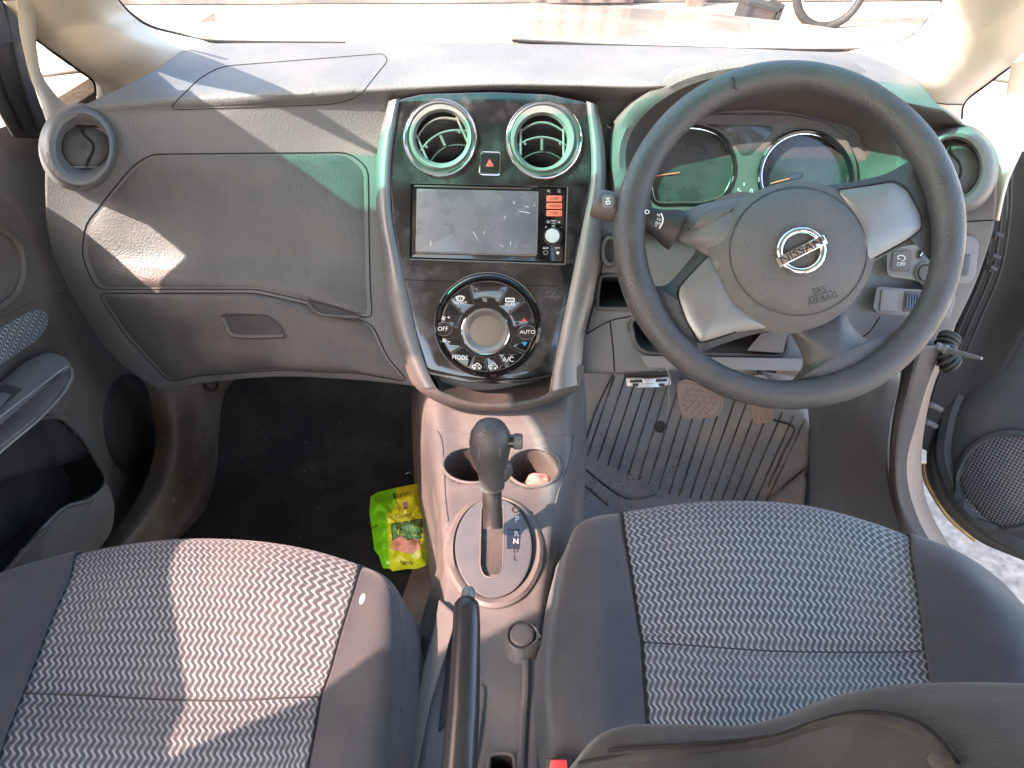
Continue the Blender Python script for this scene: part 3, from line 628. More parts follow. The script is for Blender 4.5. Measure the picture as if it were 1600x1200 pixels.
# centre vents
def centre_vent(cx, cy, rx, ry, hx, hy, hrx, hry, rot):
    v = rings('air_vent', SP, [(cx, cy, rx, ry, 0, -.001), (cx, cy, rx-1.5, ry-1.5, 0, .004), (cx, cy, rx-6, ry-6, 0, .0055), (cx, cy, rx-10, ry-10, 0, .003)], M['smoke'], cs, n=72)
    tube('chrome_edge', [SP.at(q.x, q.y, .0042) for q in ell(cx, cy, rx-1.5, ry-1.5, 0, 60)], .0011, M['chrome'], v, seg=8, closed=True)
    rings('vent_ring', SP, [(cx+(hx-cx)*.5, cy-1, rx-8, ry-9, 0, .002), (cx+(hx-cx)*.7, cy-2, rx-11, ry-12, 0, .0065), (hx, hy, hrx+5, hry+5, 0, .006), (hx, hy, hrx, hry, 0, .0), (hx, hy, hrx, hry, 0, -.02)], M['ventring'], v, n=72)
    rings('vent_duct', SP, [(hx, hy, hrx, hry, 0, -.002), (hx, hy, hrx, hry, 0, -.025), (hx, hy-2, hrx*.95, hry*.9, 0, -.06)], M['dark'], v, n=48, cap1=True)
    co, si = math.cos(R(rot)), math.sin(R(rot))
    def loc(x, y): return Vector((hx+x*co+y*si, hy-x*si+y*co))
    for k, (yo, w_) in enumerate(((-24, .80), (-1, .98), (21, .82))):
        pts = []
        for j in range(13):
            t = -1+2*j/12; pts.append(loc(t*hrx*w_, yo-13*(1-t*t)+7))
        A = [SP.at(q.x, q.y, -.003) for q in pts]; B = [SP.at(q.x, q.y+2, -.028) for q in pts]; A2 = [SP.at(q.x, q.y+2.2, -.003) for q in pts]; B2 = [SP.at(q.x, q.y+4, -.028) for q in pts]
        m_ = 13; V = A+B+A2+B2; Fc = [(i, i+1, m_+i+1, m_+i) for i in range(12)]+[(2*m_+i, 2*m_+i+1, 3*m_+i+1, 3*m_+i) for i in range(12)]+[(i, i+1, 2*m_+i+1, 2*m_+i) for i in range(12)]
        if k < 2 or True: o = mk('louvre', V, Fc, M['dark'] if k == 2 else M['dash2'], v)
        if k < 2: tube('louvre_edge', A, .0012, M['ventring'], v, seg=6)
    for s in (-1, 1): tube('louvre_link', [SP.at(*loc(s*hrx*.86, -20), -.002), SP.at(*loc(s*hrx*.86, 22), -.002)], .0016, M['ventring'], v, seg=6)
    tube('thumb_tab', [SP.at(*loc(0, -4), .0), SP.at(*loc(0, 14), .001)], .0020, M['dash2'], v, seg=8)
    for s in (-1, 1): tube('pivot_pin', [SP.at(*loc(s*hrx*.7, 2), -.006), SP.at(*loc(s*hrx*.7+1, 4), .0)], .0016, M['ventring'], v, seg=6)
centre_vent(687, 215, 58, 61, 690, 215, 40, 40, 24); centre_vent(850, 218, 60, 62, 847, 221, 39, 41, 0)
# hazard switch
hz = plate('hazard_switch', rpoly([(752, 238), (781, 239), (780, 273), (750, 272)], 4), SP, -.003, .0018, M['gloss'], cs, bev=1)
tube('switch_frame', [SP.at(q.x, q.y, .001) for q in rpoly([(751, 237), (782, 238), (781, 274), (749, 273)], 5)], .0007, M['chrome'], hz, seg=6, closed=True)
plate('hazard_symbol', rpoly([(765, 248), (771.5, 260), (758.5, 260)], 1, 2), SP, .0017, .0023, M['red'], hz, bev=0, holes=[[(765, 252.5), (768, 258), (762, 258)]])
plate('hazard_symbol', rpoly([(765, 253.5), (767, 257.2), (763, 257.2)], .5, 2), SP, .0017, .0023, M['red'], hz, bev=0)
# faint scratches and dust on the panel
for i in range(16):
    x, y = random.uniform(850, 888), random.uniform(455, 492); t = random.gauss(-.5, .35); l = random.uniform(4, 12)
    seam('scratch', [(x, y), (x+l*.5, y+l*.5*math.sin(t)-1), (x+l, y+l*math.sin(t))], SP, .0003, M['ventring'], cs, h=.0002, n=3, seg=4)
# ================================================================ STEREO
st = thing('car_stereo', 'wide touch screen car stereo with orange buttons set in the gloss black panel', 'car stereo', SP.at(763, 350, 0))
plate('stereo_body', rpoly([(643, 287.5), (885, 293.5), (881, 410.5), (641, 402.5)], 3), SP, -.10, -.004, M['gloss'], st, bev=1)
tube('chrome_edge', [SP.at(*p, -.003) for p in ((647, 290), (700, 291.3), (763, 293), (830, 294.5))], .0011, M['silver'], st, seg=6)
tube('outer_edge', [SP.at(*p, .0005) for p in ((640, 405), (760, 409), (883, 413))], .0009, M['ventring'], st, seg=6)
tube('outer_edge', [SP.at(*p, .0005) for p in ((887, 293), (883, 412))], .0007, M['ventring'], st, seg=6)
tube('outer_edge', [SP.at(*p, .0005) for p in ((641, 286), (887, 292))], .0006, M['dark'], st, seg=6)
plate('screen', rpoly([(651, 295), (840, 299), (838, 398), (649, 394)], 2), SP, -.004, -.0022, M['screen'], st, bev=1)
tube('screen_edge', [SP.at(*p, -.0018) for p in ((649, 395.5), (838, 399.5))], .0014, M['chrome'], st, seg=6)
tube('screen_edge', [SP.at(*p, -.002) for p in ((840.5, 299), (838.5, 398))], .0009, M['ventring'], st, seg=6)
text('• • • •', SP, 833, 292.3, 5, M['white'], st, h=-.0028)
for i, (s, yy) in enumerate((('DISP', 310.5), ('MENU', 322), ('MAP', 333.5))):
    b_ = plate('orange_button', rpoly([(854, yy-5.2), (878.5, yy-4.8), (878, yy+4.8), (853.5, yy+4.4)], 1.5), SP, -.004, -.001, M['orange'], st, bev=.8)
    text(s, SP, 866, yy, 6.5, M['dprint'], b_, h=-.0008)
for x in (856.5, 873.5): plate('small_button', rpoly([(x-3.5, 294.5), (x+4, 295), (x+4, 302), (x-3.5, 301.5)], 1), SP, -.004, -.002, M['dark'], st, bev=.5)
text('▴', SP, 857, 298, 9, M['white'], st, h=-.0018); text('i', SP, 873.5, 298.5, 7, M['white'], st, h=-.0018)
for x, s in ((857, '⏮'), (873, '⏭')):
    plate('track_button', rpoly([(x-4, 343.5), (x+4, 344), (x+4, 350), (x-4, 349.5)], 1), SP, -.004, -.002, M['dark'], st, bev=.5)
text('I<', SP, 857, 347, 5, M['white'], st, h=-.0018); text('>I', SP, 873, 347.5, 5, M['white'], st, h=-.0018)
text('PUSH', SP, 865, 345, 3.5, M['white'], st, h=-.0035); text('VOL', SP, 865, 349, 3.5, M['white'], st, h=-.0035); text('SEL', SP, 865, 353.5, 4, M['white'], st, h=-.0035); text('+', SP, 853, 355, 6, M['white'], st, h=-.0035); text('-', SP, 877, 355, 6, M['white'], st, h=-.0035)
rings('volume_knob', SP, [(864.5, 370, 15, 15, 0, -.004), (864.5, 370, 14.5, 14.5, 0, -.002), (864, 369.5, 12.5, 12.5, 0, -.001), (863.5, 368.5, 11.8, 11.8, 0, .009)], M['dark'], st, n=40)
rings('knob_face', SP, [(863.5, 368.5, 11.5, 11.5, 0, .008), (863.5, 368.5, 11.3, 11.3, 0, .010), (863.5, 368.5, 10, 10, 0, .0112)], M['knob'], st, n=40, cap1=True)
rings('aux_socket', SP, [(852.5, 394.5, 4.2, 4.2, 0, -.004), (852.5, 394.5, 3.6, 3.6, 0, -.0025), (852.5, 394.5, 2.3, 2.3, 0, -.0025), (852.5, 394.5, 2.2, 2.2, 0, -.006)], M['ventring'], st, n=24, cap1=True)
rings('reset_button', SP, [(871.5, 395, 2.6, 2.6, 0, -.004), (871.5, 395, 2.3, 2.3, 0, -.002)], M['white'], st, n=20, cap1=True)
text('AUX', SP, 852.5, 387.5, 4.5, M['white'], st, h=-.0035); text('OPT', SP, 871, 388, 4.5, M['white'], st, h=-.0035)
for (x0, y0, x1, y1) in ((739, 362, 745, 373), (673, 376, 673, 384), (811, 330, 828, 333), (802, 315, 804, 319), (789, 338, 788, 342), (696, 355, 697, 356), (754, 317, 755, 318), (820, 322, 826, 324), (834, 320, 836, 322), (781, 383, 787, 386), (798, 377, 797, 383), (757, 361, 755, 366)):
    tube('scratch', [SP.at(x0, y0, -.0021), SP.at((x0+x1)/2+.4, (y0+y1)/2, -.0021), SP.at(x1, y1, -.0021)], .0004, M['white'], st, seg=4)
# ================================================================ CLIMATE CONTROL
cc = thing('climate_control', 'round climate control with ring of gloss black keys around a small display', 'climate control', SP.at(762, 510, 0))
rings('outer_bezel', SP, [(762, 508, 84, 82, 0, -.001), (762, 508, 83, 81, 0, .004), (762, 508, 79, 77, 0, .006), (762, 509, 76, 74, 0, .003), (762, 510, 75, 73, 0, -.010)], M['gloss'], cc, n=96)
tube('bezel_edge', [SP.at(q.x, q.y, .0052) for q in ell(762, 507, 82.5, 81, 0, 40, 25, 155)], .0007, M['ventring'], cc, seg=6)
CX, CY = 759, 516
rings('dial_base', SP, [(762, 510, 75, 73, 0, -.012), (762, 510, 75, 73, 0, -.002), (760, 514, 40, 39, 0, .0)], M['gloss'], cc, n=72, cap1=True)
def ray_pt(a, r, cx=CX, cy=CY):
    # point at angle a where r in 0..1 runs from silver ring to the key ring edge
    i = Vector((cx+42*math.cos(R(a)), cy-41*math.sin(R(a)))); o = Vector((762+73*math.cos(R(a)), 510-71*math.sin(R(a)))); return i.lerp(o, r)
def key(nm, a0, a1, r0=.04, r1=.98, h=.003, mt='gloss'):
    k = max(3, int((a1-a0)/6)); P = [ray_pt(a0+(a1-a0)*i/k, r1) for i in range(k+1)]+[ray_pt(a1-(a1-a0)*i/k, r0) for i in range(k+1)]
    o = plate(nm, rpoly(P, 2, 3), SP, -.002, h, M[mt], cc, bev=1.2)
    tube('key_edge', [SP.at(q.x, q.y, h-.0004) for q in rpoly(P, 2, 2)], .00035, M['ventring'], o, seg=4, closed=True); return o
kf = key('front_demist_key', 114, 144); kr = key('rear_demist_key', 36, 62); key('top_panel', 64, 112, .3)
kn = key('fan_up_key', 146, 176); kfd = key('fan_down_key', 196, 216); km = key('mode_key', 218, 246); k1 = key('recirculation_key', 248, 270); k2 = key('fresh_air_key', 272, 294); ka = key('air_con_key', 296, 322); ku = key('warmer_key', 6, 34); kd = key('cooler_key', 326, 348)
def roundkey(nm, x, y, rx, ry):
    return rings(nm, SP, [(x, y, rx, ry, 0, .0), (x, y, rx, ry, 0, .0045), (x, y, rx-1.5, ry-1.5, 0, .0055)], M['gloss'], cc, n=40, cap1=True)
ko = roundkey('off_key', 693, 514, 13, 10.5); kk = roundkey('auto_key', 823, 519, 14, 11)
for o_, x, y, rx, ry in ((ko, 693, 514, 13, 10.5), (kk, 823, 519, 14, 11)): tube('key_edge', [SP.at(q.x, q.y, .0045) for q in ell(x, y, rx, ry, 0, 32)], .0006, M['ventring'], o_, seg=4, closed=True)
W_ = M['white']
text('OFF', SP, 692, 514, 9.5, W_, ko, h=.0058); text('AUTO', SP, 824, 519, 8.5, W_, kk, h=.0058); text('MODE', SP, 719, 559, 9, W_, km, h=.0033, ang=-2); text('A/C', SP, 794, 562, 11, W_, ka, h=.0033)
text('FRONT', SP, 719, 473.5, 6.5, W_, kf, h=.0033); text('REAR', SP, 797, 476, 7, W_, kr, h=.0033)
# demist symbols
plate('demist_symbol', rpoly([(711, 464), (719, 461.5), (727, 464), (723.5, 470.5), (714.5, 470.5)], 1.5, 3), SP, .0028, .0034, W_, kf, bev=0, holes=[rpoly([(714, 465), (719, 463.5), (724, 465), (722, 469), (716, 469)], 1, 2)])
for i in range(3): seam('demist_wave', [(716+3*i, 470), (717+3*i, 467), (715.5+3*i, 464), (716.5+3*i, 461)], SP, .0004, W_, kf, h=.0034, n=3, seg=4)
plate('demist_symbol', rpoly([(789.5, 465), (804, 465.5), (804, 472.5), (789.5, 472)], 1.5, 3), SP, .0028, .0034, W_, kr, bev=0, holes=[rpoly([(791, 466.5), (802.5, 467), (802.5, 471), (791, 470.5)], 1, 2)])
for i in range(3): seam('demist_wave', [(793.5+3*i, 473), (794.5+3*i, 470), (793+3*i, 467)], SP, .0004, W_, kr, h=.0034, n=3, seg=4)
def fan(x, y, o_):
    for a in range(0, 360, 90): plate('fan_symbol', [(x, y), (x+3.4*math.cos(R(a)), y-3.4*math.sin(R(a))), (x+3.4*math.cos(R(a+50)), y-3.4*math.sin(R(a+50)))], SP, .0028, .0034, W_, o_, bev=0)
fan(693, 497, kn); text('+', SP, 701, 496.5, 10, W_, kn, h=.0033); fan(694, 532, kfd); text('-', SP, 702, 533, 12, W_, kfd, h=.0033)
plate('warmer_symbol', [(819, 496), (823.5, 503), (814.5, 503)], SP, .0028, .0036, M['red'], ku, bev=0)
plate('cooler_symbol', [(815, 534), (824, 535), (819.5, 541)], SP, .0028, .0036, M['blue'], kd, bev=0)
for x, o_, s in ((745, k1, 1), (770, k2, -1)):
    seam('car_symbol', [(x-7, 575), (x-6, 571), (x-3, 570), (x-1, 568), (x+3, 568), (x+5, 571), (x+7, 572), (x+7, 575)], SP, .0007, W_, o_, h=.0034, n=3, seg=4)
    for dx in (-4, 4): rings('car_symbol_wheel', SP, [(x+dx, 575.5, 1.8, 1.8, 0, .003), (x+dx, 575.5, 1.6, 1.6, 0, .0036)], W_, o_, n=12, cap1=True)
    seam('car_symbol', [(x-3*s, 572), (x, 570.5), (x+3*s, 572.5)], SP, .0005, W_, o_, h=.0034, n=3, seg=4)
text('▭', SP, 755, 468, 7, M['ventring'], cc, h=.0033)
for x in (757, 777): plate('vent_symbol', rpoly([(x-4, 465), (x+4, 465.5), (x+4, 472), (x-2, 471.5)], 1, 2), SP, .0028, .0034, M['grey'], cc, bev=0)
for x, y in ((719, 482), (796, 485), (744, 563), (771, 563), (795, 553)): rings('indicator_lamp', SP, [(x, y, 1.8, 1.4, 0, .003), (x, y, 1.5, 1.2, 0, .0036)], M['dark'], cc, n=12, cap1=True)
rings('silver_ring', SP, [(758.5, 518, 38, 36.5, 0, .0), (758.5, 518, 38, 36.5, 0, .010), (758.5, 518, 36, 34.5, 0, .0128), (758.5, 517, 33, 32, 0, .0132), (759, 517, 26, 25, 0, .0085), (759, 517, 25, 24, 0, .006)], M['wsilver'], cc, n=72)
tube('ring_edge', [SP.at(q.x, q.y, .0122) for q in ell(758.5, 518, 37.2, 35.8, 0, 60)], .0007, M['chrome'], cc, seg=6, closed=True)
rings('display', SP, [(759, 517, 26, 25, 0, .004), (759, 517, 25.5, 24.5, 0, .0075), (759, 517, 15, 14, 0, .0085)], M['lcd'], cc, n=48, cap1=True)
# ================================================================ STEERING WHEEL AND COLUMN
WP = Plane(D(1232, 367, .776), -FWD)
sw = thing('steering_wheel', 'three spoke black steering wheel with satin silver inserts, turned slightly left', 'steering wheel', WP.at(1232, 367, -.02))
mw_ = .776/F
rimP = [WP.at(q.x, q.y, -.002) for q in ell(1232.5, 367.5, 249.5, 249.5, 0, 144)]
rr_ = []
for i in range(144):
    a = i*2.5; r = 22.5
    for c_, wd, am in ((176, 13, 2.2), (200, 14, 3.0), (12, 14, 3.0), (34, 12, 2.0), (300, 22, 2.5)):
        d_ = (a-c_+180) % 360-180; r += am*math.exp(-(d_/wd)**2)
    rr_.append(r*mw_)
tube('rim', rimP, rr_, M['wheel'], sw, seg=28, closed=True)
# a scuffed notch on the top of the rim
seam('rim_nick', [(1144, 120), (1148, 127), (1147, 134), (1151, 141)], WP, .0009, M['dprint'], sw, h=.0135, n=4)
def slab(nm, P, he, ht, base, mt, par=sw, r=6, p=2.4, cen=None, nn=90):
    return pillow(nm, rpoly(P, r, 5) if r else P, WP, he, ht, M[mt], par, base=base, rings=9, p=p, nn=nn, cen=cen)
# spokes: leather parts run into the rim
slab('spoke', [(1000, 430), (1022, 448), (1042, 446), (1068, 418), (1100, 376), (1135, 345), (1200, 400), (1215, 515), (1170, 524), (1120, 540), (1094, 552), (1094, 572), (1104, 590), (1060, 560), (1020, 505), (996, 460)], -.018, -.003, -.026, 'wheel', r=14, cen=(1075, 478))
slab('spoke', [(1270, 292), (1330, 285), (1385, 272), (1420, 252), (1448, 228), (1470, 300), (1474, 370), (1462, 420), (1447, 400), (1440, 382), (1410, 384), (1370, 406), (1330, 440), (1270, 400)], -.018, -.003, -.026, 'wheel', r=12, cen=(1390, 335))
slab('spoke', [(1225, 505), (1315, 480), (1334, 515), (1360, 536), (1395, 532), (1432, 498), (1440, 520), (1395, 575), (1330, 608), (1270, 618), (1215, 612), (1240, 592), (1256, 572), (1252, 550)], -.016, .004, -.026, 'wheel', r=12, cen=(1310, 555))
slab('silver_insert', [(1106, 400), (1062, 448), (1061, 468), (1072, 500), (1085, 522), (1096, 535), (1150, 519), (1200, 512), (1150, 470), (1125, 420)], -.003, .0025, -.010, 'wsilver', r=6, p=4)
slab('silver_insert', [(1310, 297), (1360, 290), (1396, 285), (1417, 298), (1437, 335), (1439, 356), (1418, 374), (1368, 402), (1340, 410), (1330, 340)], -.003, .0025, -.010, 'wsilver', r=6, p=4)
for P in ([(1106, 400), (1062, 448), (1061, 468), (1072, 500), (1085, 522), (1096, 535), (1150, 519)], [(1310, 296), (1360, 289), (1396, 284), (1418, 297), (1438.5, 335), (1440, 357), (1418, 375), (1368, 403)]):
    seam('insert_joint', P, WP, .0009, M['gap'], sw, h=-.0028, n=5)
HB = cr([Vector(p) for p in [(1240, 283), (1292, 290), (1335, 315), (1360, 352), (1366, 396), (1354, 440), (1318, 487), (1268, 515), (1222, 521), (1176, 510), (1140, 484), (1116, 436), (1104, 380), (1124, 338), (1178, 300)]], 6, True)
hub = pillow('hub', HB, WP, -.006, .018, M['pad'], sw, base=-.03, rings=12, p=3.2, nn=110)
PADP = ell(1247, 393, 107, 100, 0, 90)
padp = Surf([tuple(WL['hub']+v.co) for v in hub.data.vertices], [tuple(p.vertices) for p in hub.data.polygons], WP)
ap = pillow('airbag_cover', PADP, padp, .0, .0035, M['pad'], sw, base=-.002, rings=12, p=9, nn=100)
tube('shut_line', [padp.at(q.x, q.y, .0008) for q in PADP], .0006, M['wheel'], ap, seg=6, closed=True)
ps = Surf([tuple(WL[ap.name]+v.co) for v in ap.data.vertices], [tuple(p.vertices) for p in ap.data.polygons], WP)
EP = Plane(ps.at(1253, 393, .0), ps.b.find_nearest(ps.at(1253, 393))[1] if ps.b.find_nearest(ps.at(1253, 393))[1].dot(FWD) < 0 else -FWD)
EP = Plane(ps.at(1253, 393, 0), -FWD)
em = thing_em = mk('emblem', *g_tube([EP.at(q.x, q.y, .003) for q in ell(1252, 392, 34, 32, 10, 64)], .0036, 14, True), M['chrome'], sw)
bar = rpoly([(1211, 404), (1287, 366), (1294, 380), (1219, 418)], 2, 3)
plate('emblem_bar', bar, EP, -.002, .0075, M['chrome'], em, bev=1.5)
text('NISSAN', EP, 1252.5, 392, 18, M['dprint'], em, ang=26.5, h=.0076, ext=.0006, sx=1.22)
text('SRS', ps, 1280, 454, 14, M['dprint'], ap, ang=14, h=.0004); text('AIRBAG', ps, 1285, 467, 14, M['dprint'], ap, ang=16, h=.0004, sx=1.0)
tube('print_line', [ps.at(1262+i*4.2, 465.5-i*1.25, .0003) for i in range(10)], .0004, M['dprint'], ap, seg=4)
seam('scuff', [(1331, 348), (1333, 352)], padp, .0006, M['dprint'], hub, h=.0002); seam('scuff', [(1325, 355), (1326, 356)], padp, .0006, M['dprint'], hub, h=.0002)
# column and stalk
sc = thing('steering_column', 'grey shrouded steering column with wiper stalk pointing left behind the wheel', 'steering column', Y(1160, 350, .80))
P = [D(1215, 400, .80), D(1195, 375, .83), D(1170, 345, .88), D(1150, 325, .95)]
tube('column_shroud', cr([D(1238, 420, .835), D(1205, 402, .85), D(1170, 385, .87), D(1150, 365, .94)], 5), [.030, .040, .047, .052, .056, .058, .06, .06, .06, .06, .06, .06, .058, .056, .054, .05], M['dash2'], sc, seg=28)
CL = Plane(D(1110, 345, .785), (-.1, -.75, .65))
pillow('column_cowl', cr([Vector(p) for p in [(1062, 352), (1068, 332), (1100, 318), (1150, 310), (1230, 300), (1260, 380), (1180, 450), (1108, 440), (1096, 395), (1060, 375)]], 5, True), CL, -.006, .014, M['console'], sc, base=-.07, rings=8, p=2.5)
seam('cowl_joint', [(1075, 358), (1100, 358), (1118, 358)], CL, .0009, M['gap'], sc, h=.001)
pillow('cowl_cap', rpoly([(1078, 356), (1094, 336), (1120, 324), (1150, 322), (1125, 345), (1115, 357)], 5), CL, .006, .0105, M['pad'], sc, base=-.004, rings=5, p=3)
sp_ = [D(928, 316, .79), D(936, 319, .79), D(950, 322, .79), D(966, 326, .79), D(975, 329, .79), D(1000, 338, .79), D(1024, 347, .79), D(1042, 354, .79), D(1057, 360, .79)]
k_ = .79/F
tube('wiper_stalk', cr(sp_[4:], 5), [r*k_ for r in [18, 18, 18.5, 19, 19.5, 19, 19, 19, 19.5, 20, 21, 22, 23, 24.5, 26, 27.5, 29, 30, 31, 31.5, 32]], M['dark'], sc, seg=24)
stk = tube('stalk_knob', cr(sp_[:5], 4), [r*k_ for r in [17, 20, 21.5, 22, 22.5, 23, 23, 23, 23, 23, 22.5, 22, 21.5, 21, 20, 19, 18]], M['hood'], sc, seg=24)
KP = Plane(D(951, 316, .79)-FWD*.0165, (-.12, -.62, .72))
plate('wash_button', rpoly([(941, 305), (957, 304), (962, 314), (957, 326), (941, 325)], 4), KP, -.008, .002, M['grey'], stk, bev=1)
plate('wash_symbol', rpoly([(946, 314), (953, 313), (954, 319), (947, 320)], 1, 2), KP, .0019, .0026, M['white'], stk, bev=0, holes=[rpoly([(948, 315.2), (952, 314.8), (952.5, 317.8), (948.5, 318.3)], .5, 2)])
text('▾', KP, 950, 310, 6, M['white'], stk, h=.0024); seam('wash_symbol', [(947, 309), (950, 311.5), (953, 308.5)], KP, .0005, M['white'], stk, h=.0024, n=3)
KQ = Plane(D(1030, 342, .79)-FWD*.0255, -FWD)
for i, (x, y) in enumerate(((1029, 336), (1030, 343), (1028, 349), (1025, 352))): text(('HI', 'LO', 'INT', 'o')[i], KQ, x, y, 5.5, M['white'], sc, ang=-20, h=0)
seam('stalk_mark', [(1033, 333), (1036, 342), (1034, 350), (1030, 357)], KQ, .0007, M['white'], sc, h=0, n=4)
rings('stalk_symbol', KQ, [(1011, 331, 4, 3.4, 0, 0), (1011, 331, 2.6, 2.2, 0, 0)], M['white'], sc, n=20)
# ================================================================ CENTRE CONSOLE
co = thing('centre_console', 'dusty grey centre console between the seats with two cup holders and selector plate', 'centre console', Z(770, 900, .2))
def zrow(l): return [Z(x, y, z) for x, y, z in l]
rowsC = [
 zrow([(642, 590, .24), (652, 590, .33), (664, 588, .37), (710, 588, .378), (770, 588, .38), (840, 588, .378), (892, 590, .37), (906, 592, .33), (914, 594, .24)]),
 zrow([(643, 632, .22), (652, 630, .31), (668, 628, .365), (712, 628, .372), (770, 628, .374), (840, 628, .372), (890, 628, .365), (905, 632, .31), (916, 634, .22)]),
 zrow([(646, 680, .20), (658, 678, .30), (676, 676, .352), (720, 676, .355), (772, 676, .356), (835, 676, .355), (886, 676, .352), (902, 680, .30), (914, 684, .20)]),
 zrow([(655, 730, .20), (668, 728, .30), (684, 725, .345), (722, 725, .348), (775, 725, .348), (830, 725, .348), (884, 725, .345), (900, 728, .30), (912, 732, .20)]),
 zrow([(668, 785, .20), (680, 782, .30), (690, 780, .342), (722, 778, .350), (772, 776, .352), (828, 778, .350), (868, 782, .342), (892, 788, .30), (906, 792, .20)]),
 zrow([(682, 840, .20), (688, 838, .30), (693, 836, .345), (716, 834, .352), (772, 832, .354), (826, 834, .352), (862, 838, .345), (882, 842, .30), (896, 846, .20)]),
 zrow([(683, 890, .20), (690, 888, .30), (697, 886, .345), (718, 884, .352), (772, 882, .354), (824, 884, .352), (858, 888, .345), (874, 892, .30), (886, 896, .20)]),
 zrow([(668, 940, .22), (680, 938, .31), (692, 936, .345), (716, 934, .352), (772, 932, .354), (822, 934, .352), (852, 938, .345), (864, 942, .30), (874, 946, .20)]),
 zrow([(652, 1000, .24), (668, 998, .32), (684, 996, .345), (712, 994, .350), (772, 992, .350), (818, 994, .350), (848, 998, .345), (856, 1002, .30), (862, 1006, .20)]),
 zrow([(640, 1080, .25), (656, 1078, .33), (672, 1076, .345), (704, 1074, .345), (772, 1072, .345), (816, 1074, .345), (846, 1078, .342), (856, 1082, .30), (860, 1086, .20)]),
 zrow([(632, 1150, .25), (648, 1148, .33), (664, 1146, .345), (700, 1144, .340), (775, 1142, .338), (814, 1144, .340), (846, 1148, .342), (858, 1152, .30), (862, 1156, .20)]),
 zrow([(622, 1240, .25), (640, 1238, .33), (656, 1236, .345), (696, 1234, .338), (775, 1232, .336), (812, 1234, .338), (846, 1238, .342), (860, 1242, .30), (864, 1246, .20)]),
 zrow([(610, 1340, .25), (630, 1338, .33), (648, 1336, .345), (690, 1334, .338), (775, 1332, .336), (810, 1334, .338), (846, 1338, .342), (862, 1342, .30), (866, 1346, .20)])]
for r in rowsC:
    r.insert(0, r[0]+Vector((-.01, 0, -.19))); r.append(r[-1]+Vector((.01, 0, -.19)))
cupL, cupR = ell(738, 727, 46, 28.5, 0, 48), ell(834, 731, 42, 30.5, 0, 48)
trayh = rpoly([(764, 1180), (778, 1177), (792, 1177), (804, 1182), (810, 1260), (756, 1260)], 8)
_, CS = patch('console_body', rowsC, M['console'], co, n=14, m=8, thick=.003, holes=[cupL, cupR, trayh])
def cup(P, dep, parent, nm='cup_holder', mt='dark'):
    Q = resample(P, 48); a = [CS.at(q.x, q.y, .0005) for q in Q]; c0 = sum(a, Vector())/48
    V = []; Fc = []
    for s, dz in ((1.03, 0), (.99, -.004), (.965, -.012), (.955, -.03), (.90, -.034), (.85, -dep), (.2, -dep-.001)):
        V += [c0+(p-c0)*s+Vector((0, 0, dz)) for p in a]
    for k in range(6):
        for i in range(48): Fc.append((k*48+i, k*48+(i+1) % 48, (k+1)*48+(i+1) % 48, (k+1)*48+i))
    Fc.append(tuple(6*48+i for i in range(48)))
    o = mk(nm, V, Fc, M[mt], parent); tube('holder_rim', [p+Vector((0, 0, .0003)) for p in a], .0022, M['console'], o, seg=8, closed=True)
    return c0
cup(cupL, .075, co, mt='dash2'); c2 = cup(cupR, .075, co, mt='dash2'); cup(trayh, .05, co, 'rear_tray')
# crease around the holder area and lines of the console
seam('console_crease', [(682, 672), (690, 690), (693, 730), (696, 780), (700, 815)], CS, .0012, M['console'], co, h=.0005)
seam('console_crease', [(683, 672), (720, 676), (735, 677)], CS, .0010, M['console'], co, h=.0003); seam('console_crease', [(800, 680), (850, 681), (896, 680)], CS, .0010, M['console'], co, h=.0003)
seam('console_crease', [(896, 680), (890, 720), (872, 770), (866, 800)], CS, .0012, M['console'], co, h=.0005)
# selector plate
sel = rings('selector_plate', CS, [(772, 864, 77, 89, 0, -.002), (772, 864, 76, 88, 0, .003), (772, 864, 71, 83, 0, .0055), (772, 862, 64, 80, 0, .0045), (771, 858, 60, 78, 0, .0015)], M['grey'], co, n=80)
SELP = Plane(CS.at(771, 856, .0065), (0, -.08, 1))
slot = rpoly([(752, 790), (788, 790), (786, 890), (776, 903), (756, 901), (750, 885)], 8)
pl_ = plate('selector_face', ell(771, 856, 60, 78, 0, 72), SELP, -.004, .003, M['select'], sel, bev=3, holes=[slot])
plate('gate_slider', rpoly([(745, 782), (794, 782), (792, 908), (745, 908)], 6), SELP, -.012, -.0035, M['dash2'], sel, bev=0)
tube('gate_edge', [SELP.at(q.x, q.y, .0028) for q in slot], .0008, M['ventring'], sel, seg=6, closed=True)
plate('position_window', rpoly([(792, 826), (812, 827), (814, 836), (812, 858), (792, 858)], 3), SELP, .0026, .0034, M['gloss'], sel, bev=.6)
for s, x, y, sz in (('P', 808, 812, 14), ('R', 807, 834, 12), ('N', 806, 846, 12), ('D', 806, 860, 11), ('L', 805, 872, 12)): text(s, SELP, x, y, sz, M['white'] if s in 'PRN' else M['dprint'], sel, h=.0038)
tube('release_cap', [SELP.at(q.x, q.y, .0032) for q in ell(806, 796, 5.5, 4.5, 0, 20)], .0007, M['dprint'], sel, seg=5, closed=True)
# round button on its boss
bo = rings('button_boss', CS, [(815, 1004, 31, 36, 0, -.001), (815, 1003, 29, 31, 0, .003), (816, 1002, 26, 25, 0, .009), (816, 1001, 23, 22, 0, .011), (816, 1000, 21, 20, 0, .010), (816, 1000, 20, 19, 0, .006)], M['console'], co, n=48)
rings('console_button', CS, [(816, 1000, 19, 18, 0, .004), (816, 1000, 19, 18, 0, .0105), (816, 1000, 16, 15, 0, .0122), (816, 999, 8, 7, 0, .0126)], M['grey'], bo, n=40, cap1=True)
